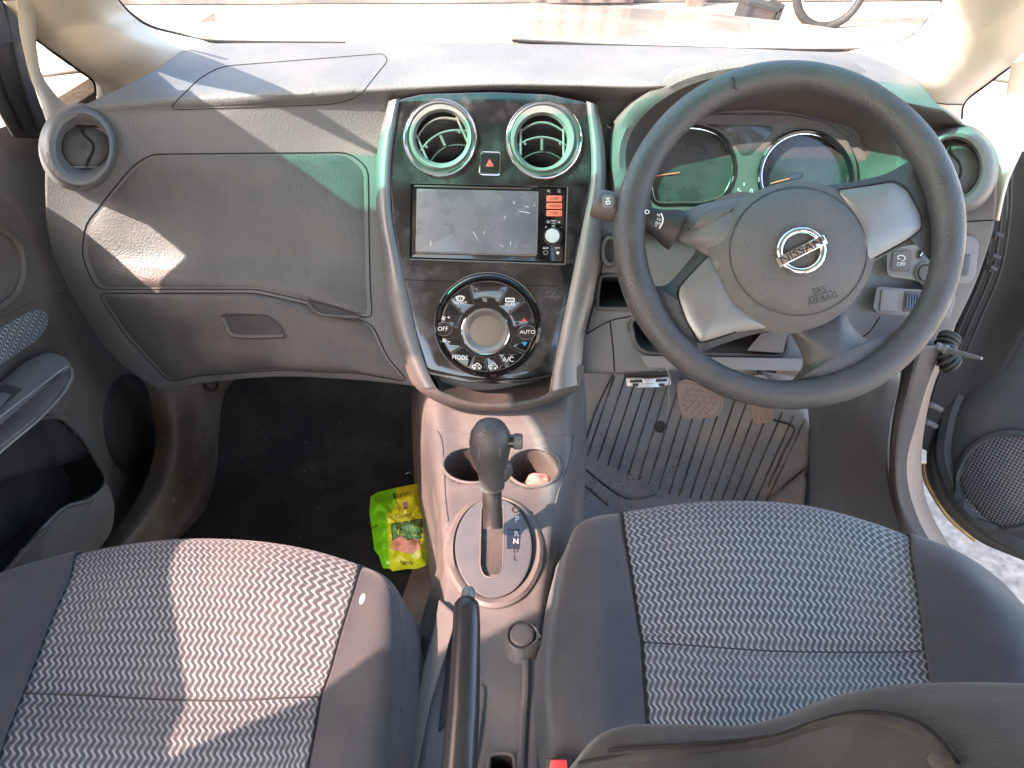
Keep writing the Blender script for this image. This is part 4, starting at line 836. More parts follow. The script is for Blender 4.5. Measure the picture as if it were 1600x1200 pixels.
# raised right hand rail of the console and the handbrake slot, its shade drawn by a dark plate
seam('console_rail', [(822, 1035), (822, 1080), (818, 1140), (814, 1240), (812, 1330)], CS, .0045, M['console'], co, h=.002, n=6, seg=10)
fin = trimV = None
FP = Plane(CS.at(700, 1040, .012), (-.25, 0, 1))
plate('handbrake_surround', rpoly([(686, 936), (714, 962), (700, 1010), (672, 1100), (652, 1200), (640, 1340), (612, 1340), (634, 1190), (662, 1040), (680, 975)], 4), FP, -.03, .004, M['grey'], co, bev=3)
plate('slot_insert', rpoly([(742, 1070), (755, 1072), (758, 1085), (746, 1180), (742, 1200), (730, 1200), (735, 1075)], 4), CS, -.002, .003, M['grey'], co, bev=1)
plate('slot_shade_plate', rpoly([(704, 990), (716, 972), (740, 985), (741, 1075), (738, 1340), (672, 1340), (686, 1140)], 4), CS, .0005, .0016, M['dark'], co, bev=0)
# ---- gear lever
gp = [(770, 826, .60, 15), (770, 815, .61, 15.5), (769, 790, .62, 15), (769, 770, .632, 15), (769, 762, .636, 15.5), (768.5, 758, .638, 18.5), (768, 745, .642, 20), (768, 730, .645, 23), (767, 715, .645, 28), (766, 702, .645, 31.5), (766, 690, .645, 33), (766, 678, .645, 31), (766, 668, .645, 25), (766, 661, .645, 14), (766, 659, .645, 3)]
base_y = SELP.at(770, 830).y
def gearpt(x, y, yy): return Y(x, y, base_y-.005+(.62-yy)*-.55)
gr = thing('gear_lever', 'black ball topped automatic gear lever with side button standing in its gate', 'gear lever', gearpt(770, 826, .60))
def gtube(nm, L, mt, flat=False):
    P = [gearpt(a, b, c) for a, b, c, r in L]; rr = [r*mpp(p) for p, (a, b, c, r) in zip(P, L)]
    return tube(nm, P, rr, M[mt], gr, seg=32)
gtube('lever_shaft', gp[:6], 'dark'); kb = gtube('knob', [tuple(x for x in q) for q in [tuple(map(float, p)) for p in gp[5:]]], 'wheel')
tube('knob_collar', [gearpt(768.5, 759, .637)+Vector((0, 0, 0)), gearpt(768.5, 756, .6375)], 20*mpp(gearpt(768, 758, .638)), M['pad'], gr, seg=32)
KC = gearpt(766, 690, .645); rk = 33*mpp(KC)
for s in (-1, 1):
    tube('knob_seam', [KC+RT*(s*rk*.47)+(UP*math.cos(R(a))-FWD*math.sin(R(a)))*rk*.895 for a in range(-30, 150, 10)], .0006, M['ventring'], kb, seg=5)
tube('thumb_bulge', [gearpt(779, 718, .645), gearpt(787, 728, .645), gearpt(789, 736, .645), gearpt(784, 744, .645), gearpt(778, 752, .64)], [.006, .0085, .009, .008, .005], M['wheel'], gr, seg=20)
b1 = tube('release_button_stem', [gearpt(790, 689, .645)-FWD*.004, gearpt(806, 689, .645)-FWD*.004], .0072, M['gloss'], gr, seg=20)
tube('release_button', [gearpt(802, 689, .645)-FWD*.004, gearpt(804, 689, .645)-FWD*.004, gearpt(814, 689.5, .645)-FWD*.004, gearpt(816.5, 689.5, .645)-FWD*.004], [.007, .0085, .0085, .0072], M['pad'], b1, seg=20)
# ---- handbrake
hb = thing('handbrake', 'gloss black handbrake lever with silver release button beside the passenger seat', 'handbrake', Z(715, 1250, .37))
def hp(x, y, z): return Z(x, y, z)
L = [(729, 940, .452, 15), (729, 944, .452, 19), (729, 952, .451, 20.5), (729, 975, .448, 21.5), (728, 1010, .443, 22.5), (726, 1060, .436, 24), (724, 1110, .429, 25.5), (720, 1160, .420, 27), (716, 1220, .41, 29), (710, 1300, .395, 31), (706, 1380, .38, 32)]
P = [hp(a, b, c) for a, b, c, r in L]; tube('grip', P, [r*mpp(p) for p, (a, b, c, r) in zip(P, L)], M['brakegrip'], hb, seg=28)
P = [hp(732, 921, .4545), hp(732, 923, .4545), hp(731, 934, .453), hp(730, 944, .452)]; tube('release_button', P, [9*mpp(P[0]), 10.5*mpp(P[0]), 10.5*mpp(P[0]), 11*mpp(P[0])], M['silver'], hb, seg=20)
tube('lever_arm', [hp(716, 1230, .39), hp(712, 1300, .345), hp(706, 1360, .31)], .014, M['dark'], hb)
# pink cloth in the cup holder
cv = []; cn = c2+Vector((.008, -.012, -.022))
bm = bmesh.new(); bmesh.ops.create_icosphere(bm, subdivisions=4, radius=.014)
V = [cn+Vector((v.co.x*1.25, v.co.y, v.co.z*1.1))*(1+.55*noise.noise(v.co*95)) for v in bm.verts]; Fc = [tuple(v.index for v in f.verts) for f in bm.faces]; bm.free()
mk('cloth', V, Fc, M['yel'], label='crumpled pink cloth lying in the right hand cup holder', cat='cloth')
# ================================================================ FOOTWELLS
matp = thing('driver_mat', 'worn dusty rubber mat with slanting ribs under the pedals', 'floor mat', (.30, 1.0, .02))
rowsM = [[Z(x, y, z) for x, y, z in r] for r in (
 [(905, 560, .16), (1000, 565, .16), (1100, 570, .16), (1180, 580, .16), (1268, 592, .15)],
 [(900, 620, .10), (990, 620, .10), (1100, 625, .10), (1190, 630, .10), (1268, 645, .09)],
 [(892, 690, .045), (980, 690, .04), (1090, 695, .04), (1180, 700, .04), (1262, 705, .045)],
 [(885, 760, .03), (975, 765, .022), (1080, 770, .02), (1170, 775, .02), (1258, 775, .028)],
 [(880, 840, .03), (970, 840, .02), (1080, 845, .018), (1170, 850, .018), (1245, 850, .02)])]
_, MS = patch('mat_sheet', rowsM, M['rubber'], matp, n=8, m=8, thick=-.004)
for i in range(18):
    x0 = 960+i*17.5; y0 = 588+max(0, i-7)*6.2; x1 = 918+i*16.0; y1 = 712+i*7.5 if i < 9 else 775+(i-9)*3
    if i > 14: y0 += 6
    pts = [(x0+(x1-x0)*t, y0+(y1-y0)*t) for t in (0, .33, .66, 1)]
    seam('mat_rib', pts, MS, .0017, M['rubberd'], matp, h=.0006, n=4, seg=6)
for pts in ([(958, 585), (932, 640), (915, 690)], [(1205, 655), (1235, 664), (1240, 675), (1225, 705), (1200, 760)], [(905, 725), (940, 755), (975, 778), (1000, 780), (1025, 774)], [(903, 750), (935, 778), (950, 790)], [(1268, 655), (1264, 700), (1258, 745)]):
    seam('mat_border', pts, MS, .0022, M['rubberd'], matp, h=.0008, n=5, seg=6)
# crumbs and dirt on the mat and carpet
pv = []
for i in range(240):
    x = random.uniform(900, 1250); y = random.gauss(765, 30)
    if y > 800 or y < 600: continue
    c = MS.at(x, y, .001); bm = bmesh.new(); bmesh.ops.create_icosphere(bm, subdivisions=1, radius=random.uniform(.0006, .0018)); pv.append(([c+v.co for v in bm.verts], [tuple(v.index for v in f.verts) for f in bm.faces])); bm.free()
V, Fc = join(*pv); mk('grit', V, Fc, M['carpetg'], kind='stuff', label='grit scattered over the driver rubber mat', cat='grit')
# passenger mat
rowsP = [[Z(x, y, z) for x, y, z in r] for r in (
 [(330, 490, .20), (450, 490, .20), (560, 490, .20), (655, 490, .20)], [(330, 560, .125), (450, 560, .125), (560, 560, .125), (655, 560, .125)], [(320, 640, .069), (440, 640, .069), (560, 640, .069), (660, 640, .069)],
 [(290, 740, .03), (420, 740, .03), (560, 740, .03), (680, 740, .03)], [(240, 840, .02), (400, 850, .02), (560, 860, .02), (690, 860, .02)], [(180, 960, .02), (400, 960, .02), (560, 960, .02), (690, 960, .02)])]
_, PS = patch('passenger_mat', rowsP, M['carpet'], n=6, m=6, thick=-.006, label='black carpet mat in the shaded passenger footwell', cat='floor mat')
pv = []
for i in range(46):
    x = random.uniform(360, 660); y = random.uniform(660, 870); c = PS.at(x, y, .001); bm = bmesh.new(); bmesh.ops.create_icosphere(bm, subdivisions=1, radius=random.uniform(.0005, .0013)); pv.append(([c+v.co for v in bm.verts], [tuple(v.index for v in f.verts) for f in bm.faces])); bm.free()
V, Fc = join(*pv); mk('lint', V, Fc, M['ventring'], kind='stuff', label='pale specks of lint on the black passenger mat', cat='lint')
cg = [[Z(x, y, .04) for x, y in r] for r in ([(648, 880), (668, 878), (690, 876)], [(630, 930), (655, 928), (684, 926)], [(610, 1000), (640, 1000), (672, 1000)], [(600, 1090), (630, 1090), (662, 1090)], [(590, 1300), (620, 1300), (650, 1300)])]
patch('tunnel_carpet', cg, M['carpetg'], n=5, m=5, thick=-.004, kind='structure')
cg = [[Z(x, y, .16) for x, y in r] for r in ([(866, 900), (880, 900), (900, 900)], [(852, 1000), (864, 1000), (880, 1000)], [(846, 1090), (860, 1090), (880, 1090)], [(850, 1170), (866, 1170), (890, 1170)], [(850, 1300), (870, 1300), (900, 1300)])]
patch('seat_base_felt', cg, M['carpetg'], n=5, m=5, thick=-.004, kind='structure')
# small black clip lying by the console
cl = Z(640, 740, .06)
tube('clip', [Z(632, 742, .05), Z(640, 738, .055), Z(650, 743, .05)], .004, M['gloss'], label='small black plastic clip on the carpet above the green packet', cat='clip')
# pedals
PP = Plane(Y(1092, 625, 1.06), (0, -.62, .78))
bp = thing('brake_pedal', 'dusty brown brake pedal pad with slanting tread', 'pedal', PP.at(1092, 625), 'pedals')
BPp = rpoly([(1056, 598), (1070, 592), (1110, 602), (1131, 618), (1130, 636), (1120, 653), (1066, 654), (1059, 636)], 7)
pd = plate('pedal_pad', BPp, PP, -.012, .0, M['pedal'], bp, bev=3)
tube('pad_edge', [PP.at(q.x, q.y, .0008) for q in inset([Vector(q) for q in BPp], 2.5)], .0022, M['pedal'], pd, seg=6, closed=True)
for i in range(9):
    x0 = 1040+i*12; P_ = []
    for t in range(0, 13):
        x, y = x0+t*4.6, 652-t*5.2
        if inpoly(x, y, [tuple(q) for q in inset([Vector(q) for q in BPp], 6)]): P_.append(PP.at(x, y, .0012))
    if len(P_) > 1: tube('tread_bar', P_, .0019, M['pedal'], pd, seg=6)
for i in range(7):
    for j in range(6):
        x, y = 1061+i*11+j*2, 604+j*9+i*1.2
        if inpoly(x, y, [tuple(q) for q in inset([Vector(q) for q in BPp], 6)]) and inpoly(x+6, y+4, [tuple(q) for q in inset([Vector(q) for q in BPp], 5)]): tube('tread_link', [PP.at(x, y, .0010), PP.at(x+6, y+4, .0010)], .0013, M['pedal'], pd, seg=5)
tube('pedal_arm', [PP.at(1092, 600, -.01), PP.at(1096, 560, -.03)+Vector((0, .06, .06)), PP.at(1098, 540, -.03)+Vector((0, .1, .15))], .008, M['dark'], bp)
AP = Plane(Y(1192, 640, 1.06), (0, -.55, .83))
apd = thing('accelerator_pedal', 'narrow dusty accelerator pedal with upright grooves', 'pedal', AP.at(1192, 640), 'pedals')
pd = plate('pedal_pad', rpoly([(1168, 592), (1180, 585), (1196, 586), (1206, 600), (1210, 640), (1208, 660), (1177, 662), (1174, 640)], 5), AP, -.010, .0, M['pedal'], apd, bev=2)
for i in range(4): tube('tread_bar', [AP.at(1181+i*7, 622, .001), AP.at(1182+i*7, 656, .001)], .0013, M['pedal'], pd, seg=6)
for i in range(2): rings('tread_ring', AP, [(1180+i*13, 595, 5, 5, 0, .0), (1180+i*13, 595, 4.6, 4.6, 0, .002), (1180+i*13, 595, 3, 3, 0, .002), (1180+i*13, 595, 2.6, 2.6, 0, .0)], M['pedal'], pd, n=20)
tube('pedal_arm', [AP.at(1190, 600, -.01), AP.at(1184, 570, -.01)+Vector((0, .05, .06))], .007, M['dark'], apd)
# card reader like connector and hanging wire under the dash
FB = Plane(Y(1013, 595, .80), (0, -.80, .60))
fb = thing('diagnostic_bracket', 'bare metal bracket under the dashboard left of the brake pedal', 'bracket', FB.at(1013, 595))
plate('bracket_frame', rpoly([(978, 590), (1047, 588), (1049, 601), (1040, 602), (1034, 605), (996, 606), (990, 604), (980, 604)], 1.5, 2), FB, -.01, .002, M['metal'], fb, bev=1)
plate('slot_opening', rpoly([(984, 594), (1042, 592), (1042, 596), (984, 598)], 1, 2), FB, .0016, .0026, M['dprint'], fb, bev=0)
plate('slider', rpoly([(1002, 591), (1026, 590), (1023, 599), (1006, 600)], 2), FB, .002, .0045, M['metal'], fb, bev=1)
for x in (993, 1034): plate('latch', rpoly([(x-5, 599), (x+5, 599), (x+4, 604), (x-4, 604)], 1, 2), FB, .0016, .003, M['dark'], fb, bev=0)
plate('connector_shell', rpoly([(975, 574), (1046, 573), (1046, 588), (976, 590)], 3), FB, -.03, -.004, M['dark'], fb, bev=1.5)
for x in (986, 1010, 1032): tube('screw', [FB.at(x, 578, -.004), FB.at(x, 578, -.001)], .0022, M['metal'], fb, seg=10)
wr = thing('hanging_microphone', 'small black ball hanging on a thin wire beside the brake pedal', 'microphone', D(1032, 667, .98))
tube('wire', cr([D(p[0], p[1], p[2]) for p in ((1040, 570, .93), (1046, 590, .93), (1044, 610, .94), (1046, 628, .95), (1040, 648, .965), (1034, 660, .98))], 6), .0007, M['ventring'], wr, seg=6)
bm = bmesh.new(); bmesh.ops.create_uvsphere(bm, u_segments=24, v_segments=14, radius=.0082); cbl = D(1032, 667, .98)
mk('ball', [cbl+v.co for v in bm.verts], [tuple(v.index for v in f.verts) for f in bm.faces], M['gap'], wr); bm.free()
tube('ball_band', [cbl+Vector((.0083*math.cos(R(a)), .0083*math.sin(R(a)), .001)) for a in range(0, 360, 15)], .0006, M['gloss'], wr, seg=5, closed=True)
# ---- kick panels and sill trims
kk = [[X(x, y, X_) if X_ else None for x, y, X_ in r] for r in ()]
rowsK = [
 zrow([(1246, 560, .26), (1300, 560, .32), (1350, 555, .40), (1380, 545, .46), (1412, 540, .48)]),
 zrow([(1258, 610, .16), (1300, 610, .23), (1345, 605, .34), (1374, 600, .42), (1406, 596, .44)]),
 zrow([(1264, 660, .08), (1290, 660, .13), (1330, 660, .24), (1362, 660, .34), (1391, 658, .38)]),
 zrow([(1262, 720, .03), (1284, 720, .06), (1320, 720, .14), (1360, 722, .24), (1387, 722, .31)]),
 zrow([(1252, 780, .01), (1280, 782, .03), (1320, 785, .08), (1362, 790, .17), (1400, 795, .24)]),
 zrow([(1240, 850, .0), (1280, 850, .01), (1330, 855, .05), (1380, 862, .12), (1428, 868, .19)]),
 zrow([(1240, 960, .0), (1290, 960, .01), (1350, 960, .05), (1410, 970, .12), (1470, 980, .16)])]
patch('kick_panel', rowsK, M['kick'], n=6, m=8, thick=-.003, label='smooth blue grey kick panel beside the driver mat', cat='trim panel')
seam_pts = None
rowsKL = [
 zrow([(225, 500, .46), (262, 500, .43), (300, 500, .40), (350, 500, .38), (410, 500, .36)]),
 zrow([(226, 570, .37), (262, 570, .34), (300, 572, .32), (345, 574, .30), (390, 570, .28)]),
 zrow([(232, 620, .29), (268, 620, .29), (300, 620, .26), (330, 615, .23), (352, 612, .20)]),
 zrow([(243, 680, .22), (272, 680, .24), (300, 680, .20), (328, 680, .15), (342, 680, .10)]),
 zrow([(232, 740, .19), (262, 742, .21), (295, 745, .17), (325, 742, .10), (338, 736, .05)]),
 zrow([(200, 800, .17), (232, 802, .19), (270, 800, .15), (300, 800, .08), (318, 800, .02)]),
 zrow([(150, 865, .16), (182, 862, .18), (225, 858, .14), (255, 855, .08), (272, 850, .01)]),
 zrow([(90, 930, .16), (125, 925, .18), (175, 920, .14), (205, 918, .08), (225, 915, .01)])]
_, KS = patch('sill_trim', rowsKL, M['kickl'], n=6, m=8, thick=-.003, label='dusty brown sill and kick trim beside the passenger footwell', cat='trim panel')
kt = bpy.data.objects['sill_trim']
rings('fixing_hole', KS, [(329, 598, 13, 14, 0, .0), (329, 598, 12, 13, 0, .0025), (330, 598, 9, 10, 0, .002), (330, 598, 8.5, 9, 0, -.003)], M['dark'], kt, n=30, cap1=True)
for x, y in ((325, 676), (318, 690), (308, 711), (298, 738), (288, 760), (273, 780)): rings('clip_mark', KS, [(x, y, 5, 6, 0, .0), (x, y, 3.5, 4.5, 0, .0015), (x, y, 1.5, 2, 0, .002)], M['kickl'], kt, n=16, cap1=True)
# ================================================================ SEATS
def seat(root, rows, ca, cb, zback, leftmat='fabric', extra=None):
    """rows of (px,py,z); columns 0..ca left bolster, ca..cb weave panel, cb.. right bolster"""
    G = [[Z(x, y, z) for x, y, z in r] for r in rows]
    front = G[0]
    f1 = [p+Vector((0, .018, -.030)) for p in front]; f2 = [p+Vector((0, .022, -.085)) for p in front]; f3 = [p+Vector((0, -.01, -.16)) for p in front]
    G = [f3, f2, f1]+G
    for r in G:
        l0 = r[0]+Vector((-.012, 0, -.05)); l1 = r[0]+Vector((-.004, 0, -.15)); r0 = r[-1]+Vector((.012, 0, -.05)); r1 = r[-1]+Vector((.004, 0, -.15))
        r.insert(0, l0); r.insert(0, l1); r.append(r0); r.append(r1)
    ca += 2; cb += 2
    n = 10; full = [cr(r, n) for r in G]; cols = list(zip(*full)); cc = [cr(list(c), n) for c in cols]; nr = len(cc[0])
    def sub(a, b, nm, mt, off=0):
        V = []; U = []; w0 = None
        js = range(a*n, b*n+1); mid = nr*2//3; us = [0]
        for j in list(js)[1:]: us.append(us[-1]+(cc[j][mid]-cc[j-1][mid]).length)
        mj = (a+b)*n//2; vs = [0]
        for i in range(1, nr): vs.append(vs[-1]+(cc[mj][i]-cc[mj][i-1]).length)
        for i in range(nr):
            for k, j in enumerate(js): V.append(cc[j][i]); U.append((us[k], -vs[i]))
        nc = len(us); Fc = [(i*nc+j, i*nc+j+1, (i+1)*nc+j+1, (i+1)*nc+j) for i in range(nr-1) for j in range(nc-1)]
        return mk(nm, V, Fc, M[mt], root, uv=U, thick=.004, face_cam=True), Surf(V, Fc)
    bl, s1 = sub(0, ca, 'side_bolster', 'fabric'); ce, s2 = sub(ca, cb, 'cushion_panel', 'weave'); br, s3 = sub(cb, len(G[0])-1, 'side_bolster', 'fabric')
    for c_, s_ in ((ca, -1), (cb, 1)): tube('panel_seam', [cc[c_*n][i]+Vector((s_*.0006, 0, .0004)) for i in range(2*n, nr)], .0009, M['gap'], ce, seg=6)
    return s1, s2, s3, bl, ce, br
ds = thing('driver_seat', 'driver seat with wavy grey weave centre and plain charcoal bolsters', 'seat', Z(1215, 1000, .2), 'front seats')
rowsD = [
 [(884, 862, .375), (902, 823, .392), (935, 808, .395), (972, 803, .388), (1070, 788, .388), (1170, 784, .388), (1265, 792, .388), (1350, 813, .390), (1420, 838, .392), (1500, 870, .400), (1568, 925, .385)],
 [(874, 900, .378), (890, 862, .402), (928, 846, .410), (977, 838, .398), (1075, 826, .400), (1172, 823, .400), (1270, 830, .400), (1358, 848, .400), (1425, 868, .400), (1520, 900, .420), (1604, 960, .39)],
 [(864, 950, .378), (880, 925, .405), (930, 915, .414), (989, 908, .396), (1085, 898, .398), (1185, 897, .398), (1285, 904, .398), (1372, 916, .398), (1435, 930, .400), (1560, 955, .432), (1665, 1010, .40)],
 [(854, 1005, .376), (872, 992, .405), (934, 986, .414), (1000, 982, .392), (1095, 978, .392), (1195, 980, .392), (1292, 985, .392), (1382, 990, .392), (1444, 995, .398), (1590, 1015, .437), (1710, 1070, .40)],
 [(850, 1060, .374), (868, 1050, .402), (938, 1040, .412), (1004, 1004, .388), (1100, 1012, .386), (1200, 1018, .386), (1296, 1020, .386), (1386, 1020, .386), (1447, 1018, .396), (1600, 1050, .437), (1730, 1100, .40)],
 [(852, 1110, .372), (872, 1110, .400), (942, 1105, .410), (1010, 1090, .390), (1105, 1090, .394), (1205, 1092, .394), (1302, 1092, .394), (1392, 1090, .394), (1458, 1088, .40), (1620, 1120, .437), (1760, 1160, .40)],
 [(862, 1180, .370), (888, 1180, .398), (950, 1180, .408), (1018, 1180, .388), (1110, 1180, .39), (1215, 1180, .39), (1310, 1180, .39), (1400, 1180, .39), (1470, 1180, .398), (1640, 1210, .437), (1790, 1240, .40)],
 [(890, 1290, .366), (915, 1290, .395), (970, 1290, .405), (1030, 1290, .38), (1120, 1290, .38), (1225, 1290, .38), (1320, 1290, .38), (1410, 1290, .38), (1480, 1290, .39), (1660, 1310, .437), (1800, 1330, .40)]]
s1, s2, s3, bl, ce, br = seat(ds, rowsD, 3, 8, 0)
seam('cushion_crease', [(1004, 1003), (1100, 1010), (1200, 1017), (1300, 1019), (1390, 1019), (1447, 1017)], s2, .0010, M['fabricb'], ce, h=-.0003)
for k in range(46):
    t = k/45; pts = cr([Vector(p) for p in ((905, 818), (888, 870), (884, 930), (890, 1000), (898, 1060), (910, 1130), (922, 1180))], 20); i = int(t*(len(pts)-2)); a, b = pts[i], pts[i+1]; m_ = (a+(b-a)*.75)
    tube('stitch', [s1.at(a.x, a.y, .0004), s1.at(m_.x, m_.y, .0004)], .0005, M['thread'], bl, seg=4)
# backrest in the foreground (leaning over the cushion's rear edge)
BK = [
 [Z(x, y, z) for x, y, z in r] for r in (
 [(888, 1208, .50), (935, 1152, .52), (985, 1133, .53), (1060, 1132, .54), (1155, 1134, .55), (1232, 1118, .57), (1298, 1092, .59), (1375, 1074, .61), (1485, 1067, .63), (1620, 1070, .64), (1760, 1085, .64)],
 [(885, 1240, .505), (938, 1180, .53), (990, 1156, .545), (1065, 1152, .56), (1160, 1152, .57), (1240, 1134, .59), (1310, 1112, .61), (1385, 1096, .63), (1490, 1088, .65), (1630, 1092, .655), (1780, 1105, .655)],
 [(882, 1290, .51), (940, 1230, .535), (1000, 1205, .555), (1080, 1195, .575), (1175, 1185, .59), (1260, 1165, .61), (1330, 1145, .63), (1400, 1135, .645), (1500, 1130, .665), (1650, 1140, .67), (1800, 1150, .67)],
 [(880, 1360, .52), (945, 1300, .545), (1010, 1280, .565), (1090, 1270, .585), (1190, 1260, .60), (1280, 1245, .62), (1350, 1225, .64), (1420, 1210, .66), (1520, 1205, .68), (1670, 1215, .69), (1820, 1230, .69)])]
back = [p+Vector((0, .012, -.05)) for p in BK[0]]; back2 = [p+Vector((0, -.02, -.17)) for p in BK[0]]
_, BS = patch('backrest', [back2, back]+BK, M['fabricb'], ds, n=8, m=8, thick=0)
bko = bpy.data.objects['backrest']
fp = [BS.at(q.x, q.y, -.0062) for q in cr([Vector(p) for p in [(940, 1186), (1000, 1180), (1110, 1168), (1200, 1158), (1260, 1138), (1330, 1122), (1400, 1130), (1450, 1160), (1490, 1210), (1510, 1260)]], 8)]
tube('backrest_fold', fp, [.009*math.sin(math.pi*min(1, .12+k_/len(fp)))**.4 if k_ < len(fp)*.8 else .0085 for k_ in range(len(fp))], M['fabricb'], bko, seg=18)
tube('backrest_seam', [p+(p-CAM).normalized()*-.0020+UP*.009 for p in fp], .0011, M['gap'], bko, seg=6)
seam('backrest_seam', [(905, 1192), (960, 1183), (1010, 1178)], BS, .0012, M['gap'], bko, h=.0)
# buckle and recliner red tag
bk = thing('seat_belt_buckle', 'seat belt buckle with red release button beside the driver seat', 'buckle', Z(872, 1192, .40))
BU = Plane(Z(872, 1192, .41), (0, -.5, .85))
plate('buckle_body', rpoly([(852, 1184), (894, 1184), (896, 1300), (850, 1300)], 5), BU, -.03, .0, M['dark'], bk, bev=2); plate('release_button', rpoly([(860, 1187), (886, 1187), (888, 1212), (858, 1212)], 3), BU, -.004, .003, M['red'], bk, bev=1.5)
psn = thing('passenger_seat', 'passenger seat with wavy grey weave centre half lit by the sun', 'seat', Z(300, 1000, .2), 'front seats')
rowsS = [
 [(-160, 1000, .38), (-80, 935, .395), (20, 895, .40), (118, 868, .388), (200, 852, .388), (290, 844, .388), (390, 847, .388), (480, 861, .388), (562, 886, .390), (605, 908, .396), (632, 950, .375)],
 [(-190, 1040, .38), (-110, 965, .405), (0, 930, .415), (108, 905, .398), (195, 893, .400), (290, 886, .400), (385, 889, .400), (472, 902, .400), (551, 924, .398), (602, 942, .405), (636, 985, .378)],
 [(-220, 1090, .38), (-140, 1010, .41), (-20, 980, .42), (82, 962, .396), (178, 953, .398), (280, 950, .398), (375, 954, .398), (460, 965, .398), (532, 985, .396), (597, 1000, .407), (638, 1030, .378)],
 [(-250, 1130, .38), (-170, 1060, .41), (-40, 1035, .42), (56, 1030, .392), (160, 1028, .392), (265, 1030, .392), (365, 1034, .392), (448, 1040, .392), (514, 1050, .392), (592, 1055, .405), (637, 1080, .376)],
 [(-270, 1170, .38), (-190, 1100, .41), (-60, 1090, .42), (35, 1084, .387), (145, 1088, .386), (255, 1094, .386), (358, 1096, .386), (438, 1092, .386), (500, 1090, .388), (586, 1110, .403), (634, 1130, .374)],
 [(-290, 1210, .38), (-210, 1150, .41), (-80, 1150, .42), (8, 1152, .392), (128, 1156, .394), (245, 1160, .394), (350, 1162, .394), (430, 1160, .394), (488, 1156, .394), (580, 1170, .402), (632, 1190, .372)],
 [(-310, 1280, .38), (-230, 1240, .41), (-110, 1250, .42), (-22, 1250, .39), (105, 1252, .39), (230, 1256, .39), (340, 1258, .39), (420, 1256, .39), (470, 1250, .39), (572, 1262, .40), (628, 1280, .37)],
 [(-330, 1380, .38), (-250, 1340, .41), (-140, 1350, .42), (-50, 1350, .38), (90, 1350, .38), (220, 1350, .38), (330, 1350, .38), (410, 1350, .38), (455, 1350, .385), (565, 1350, .40), (622, 1370, .37)]]
s1, s2, s3, bl, ce, br = seat(psn, rowsS, 3, 8, 0)
seam('cushion_crease', [(36, 1083), (145, 1087), (255, 1093), (358, 1095), (438, 1091), (499, 1089)], s2, .0010, M['fabricb'], ce, h=-.0003)
pts = cr([Vector(p) for p in ((600, 905), (618, 935), (628, 990), (630, 1050), (626, 1110), (622, 1180))], 24)
for k in range(44):
    i = int(k/43*(len(pts)-2)); a, b = pts[i], pts[i+1]; m_ = a+(b-a)*.75
    tube('stitch', [s3.at(a.x, a.y, .0004), s3.at(m_.x, m_.y, .0004)], .0005, M['thread'], br, seg=4)
pillow('chalk_mark', ell(566, 936, 4, 9, -20, 20), s3, .0002, .0005, M['cream'], br, rings=3, nn=20)
# seat slide rail
sr = thing('seat_rail', 'rusty metal seat rail bracket between passenger seat and console', 'bracket', Z(646, 1050, .15))
tube('rail_bar', [Z(642, 1010, .22), Z(647, 1020, .22), Z(645, 1050, .21), Z(640, 1086, .20)], .005, M['brass'], sr, seg=8)
tube('rail_bar', [Z(641, 1012, .22), Z(651, 1010, .22), Z(656, 1018, .22), Z(650, 1045, .21), Z(644, 1090, .20)], .004, M['brass'], sr, seg=8)
tube('rail_end', [Z(638, 1084, .20), Z(638, 1094, .20)], .006, M['dprint'], sr, seg=8)
# ================================================================ LEFT DOOR
ld_ = thing('left_door', 'closed passenger door with silver armrest, speaker and map pocket', 'door', (-.64, .6, .3), 'front doors')
def xr(l, X0): return [X(x, y, v if v else X0) for x, y, v in l]
def xrow(*l): return [X(x, y, v) for x, y, v in l]
rowsDL = [
 xrow((-260, 310, -.63), (-120, 250, -.645), (0, 200, -.67), (28, 194, -.675), (66, 208, -.675)),
 xrow((-260, 335, -.60), (-120, 285, -.615), (0, 245, -.645), (40, 242, -.655), (70, 260, -.66)),
 xrow((-260, 370, -.585), (-120, 345, -.59), (0, 330, -.60), (45, 330, -.61), (74, 335, -.63)),
 xrow((-260, 420, -.585), (-120, 420, -.595), (20, 420, -.605), (65, 420, -.61), (95, 425, -.63)),
 xrow((-260, 500, -.595), (-120, 500, -.60), (40, 500, -.605), (100, 495, -.61), (138, 500, -.63)),
 xrow((-260, 570, -.60), (-100, 570, -.60), (60, 570, -.605), (140, 570, -.61), (208, 572, -.63)),
 xrow((-260, 650, -.60), (-60, 650, -.60), (100, 650, -.60), (190, 650, -.60), (243, 650, -.63)),
 xrow((-260, 730, -.59), (-40, 730, -.59), (110, 730, -.59), (190, 730, -.60), (244, 720, -.63)),
 xrow((-260, 800, -.57), (-40, 800, -.575), (90, 800, -.58), (165, 790, -.59), (215, 785, -.62)),
 xrow((-260, 870, -.56), (-60, 870, -.565), (60, 865, -.57), (120, 855, -.58), (168, 845, -.61)),
 xrow((-260, 960, -.555), (-100, 955, -.56), (0, 950, -.565), (60, 940, -.575), (100, 925, -.60)),
 xrow((-260, 1100, -.555), (-160, 1095, -.56), (-60, 1090, -.57), (0, 1080, -.575), (40, 1070, -.60))]
pocketH = rpoly([(-40, 720), (0, 690), (45, 655), (95, 650), (128, 682), (165, 742), (164, 768), (140, 780), (100, 798), (50, 848), (0, 905), (-40, 950)], 10)
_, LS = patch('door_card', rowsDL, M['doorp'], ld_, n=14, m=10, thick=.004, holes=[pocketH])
Q = resample([Vector(q) for q in pocketH], 70); a = [LS.at(q.x, q.y, 0) for q in Q]; b = [p+Vector((-.055, .0, -.02)) for p in a]; c = sum(b, Vector())/70
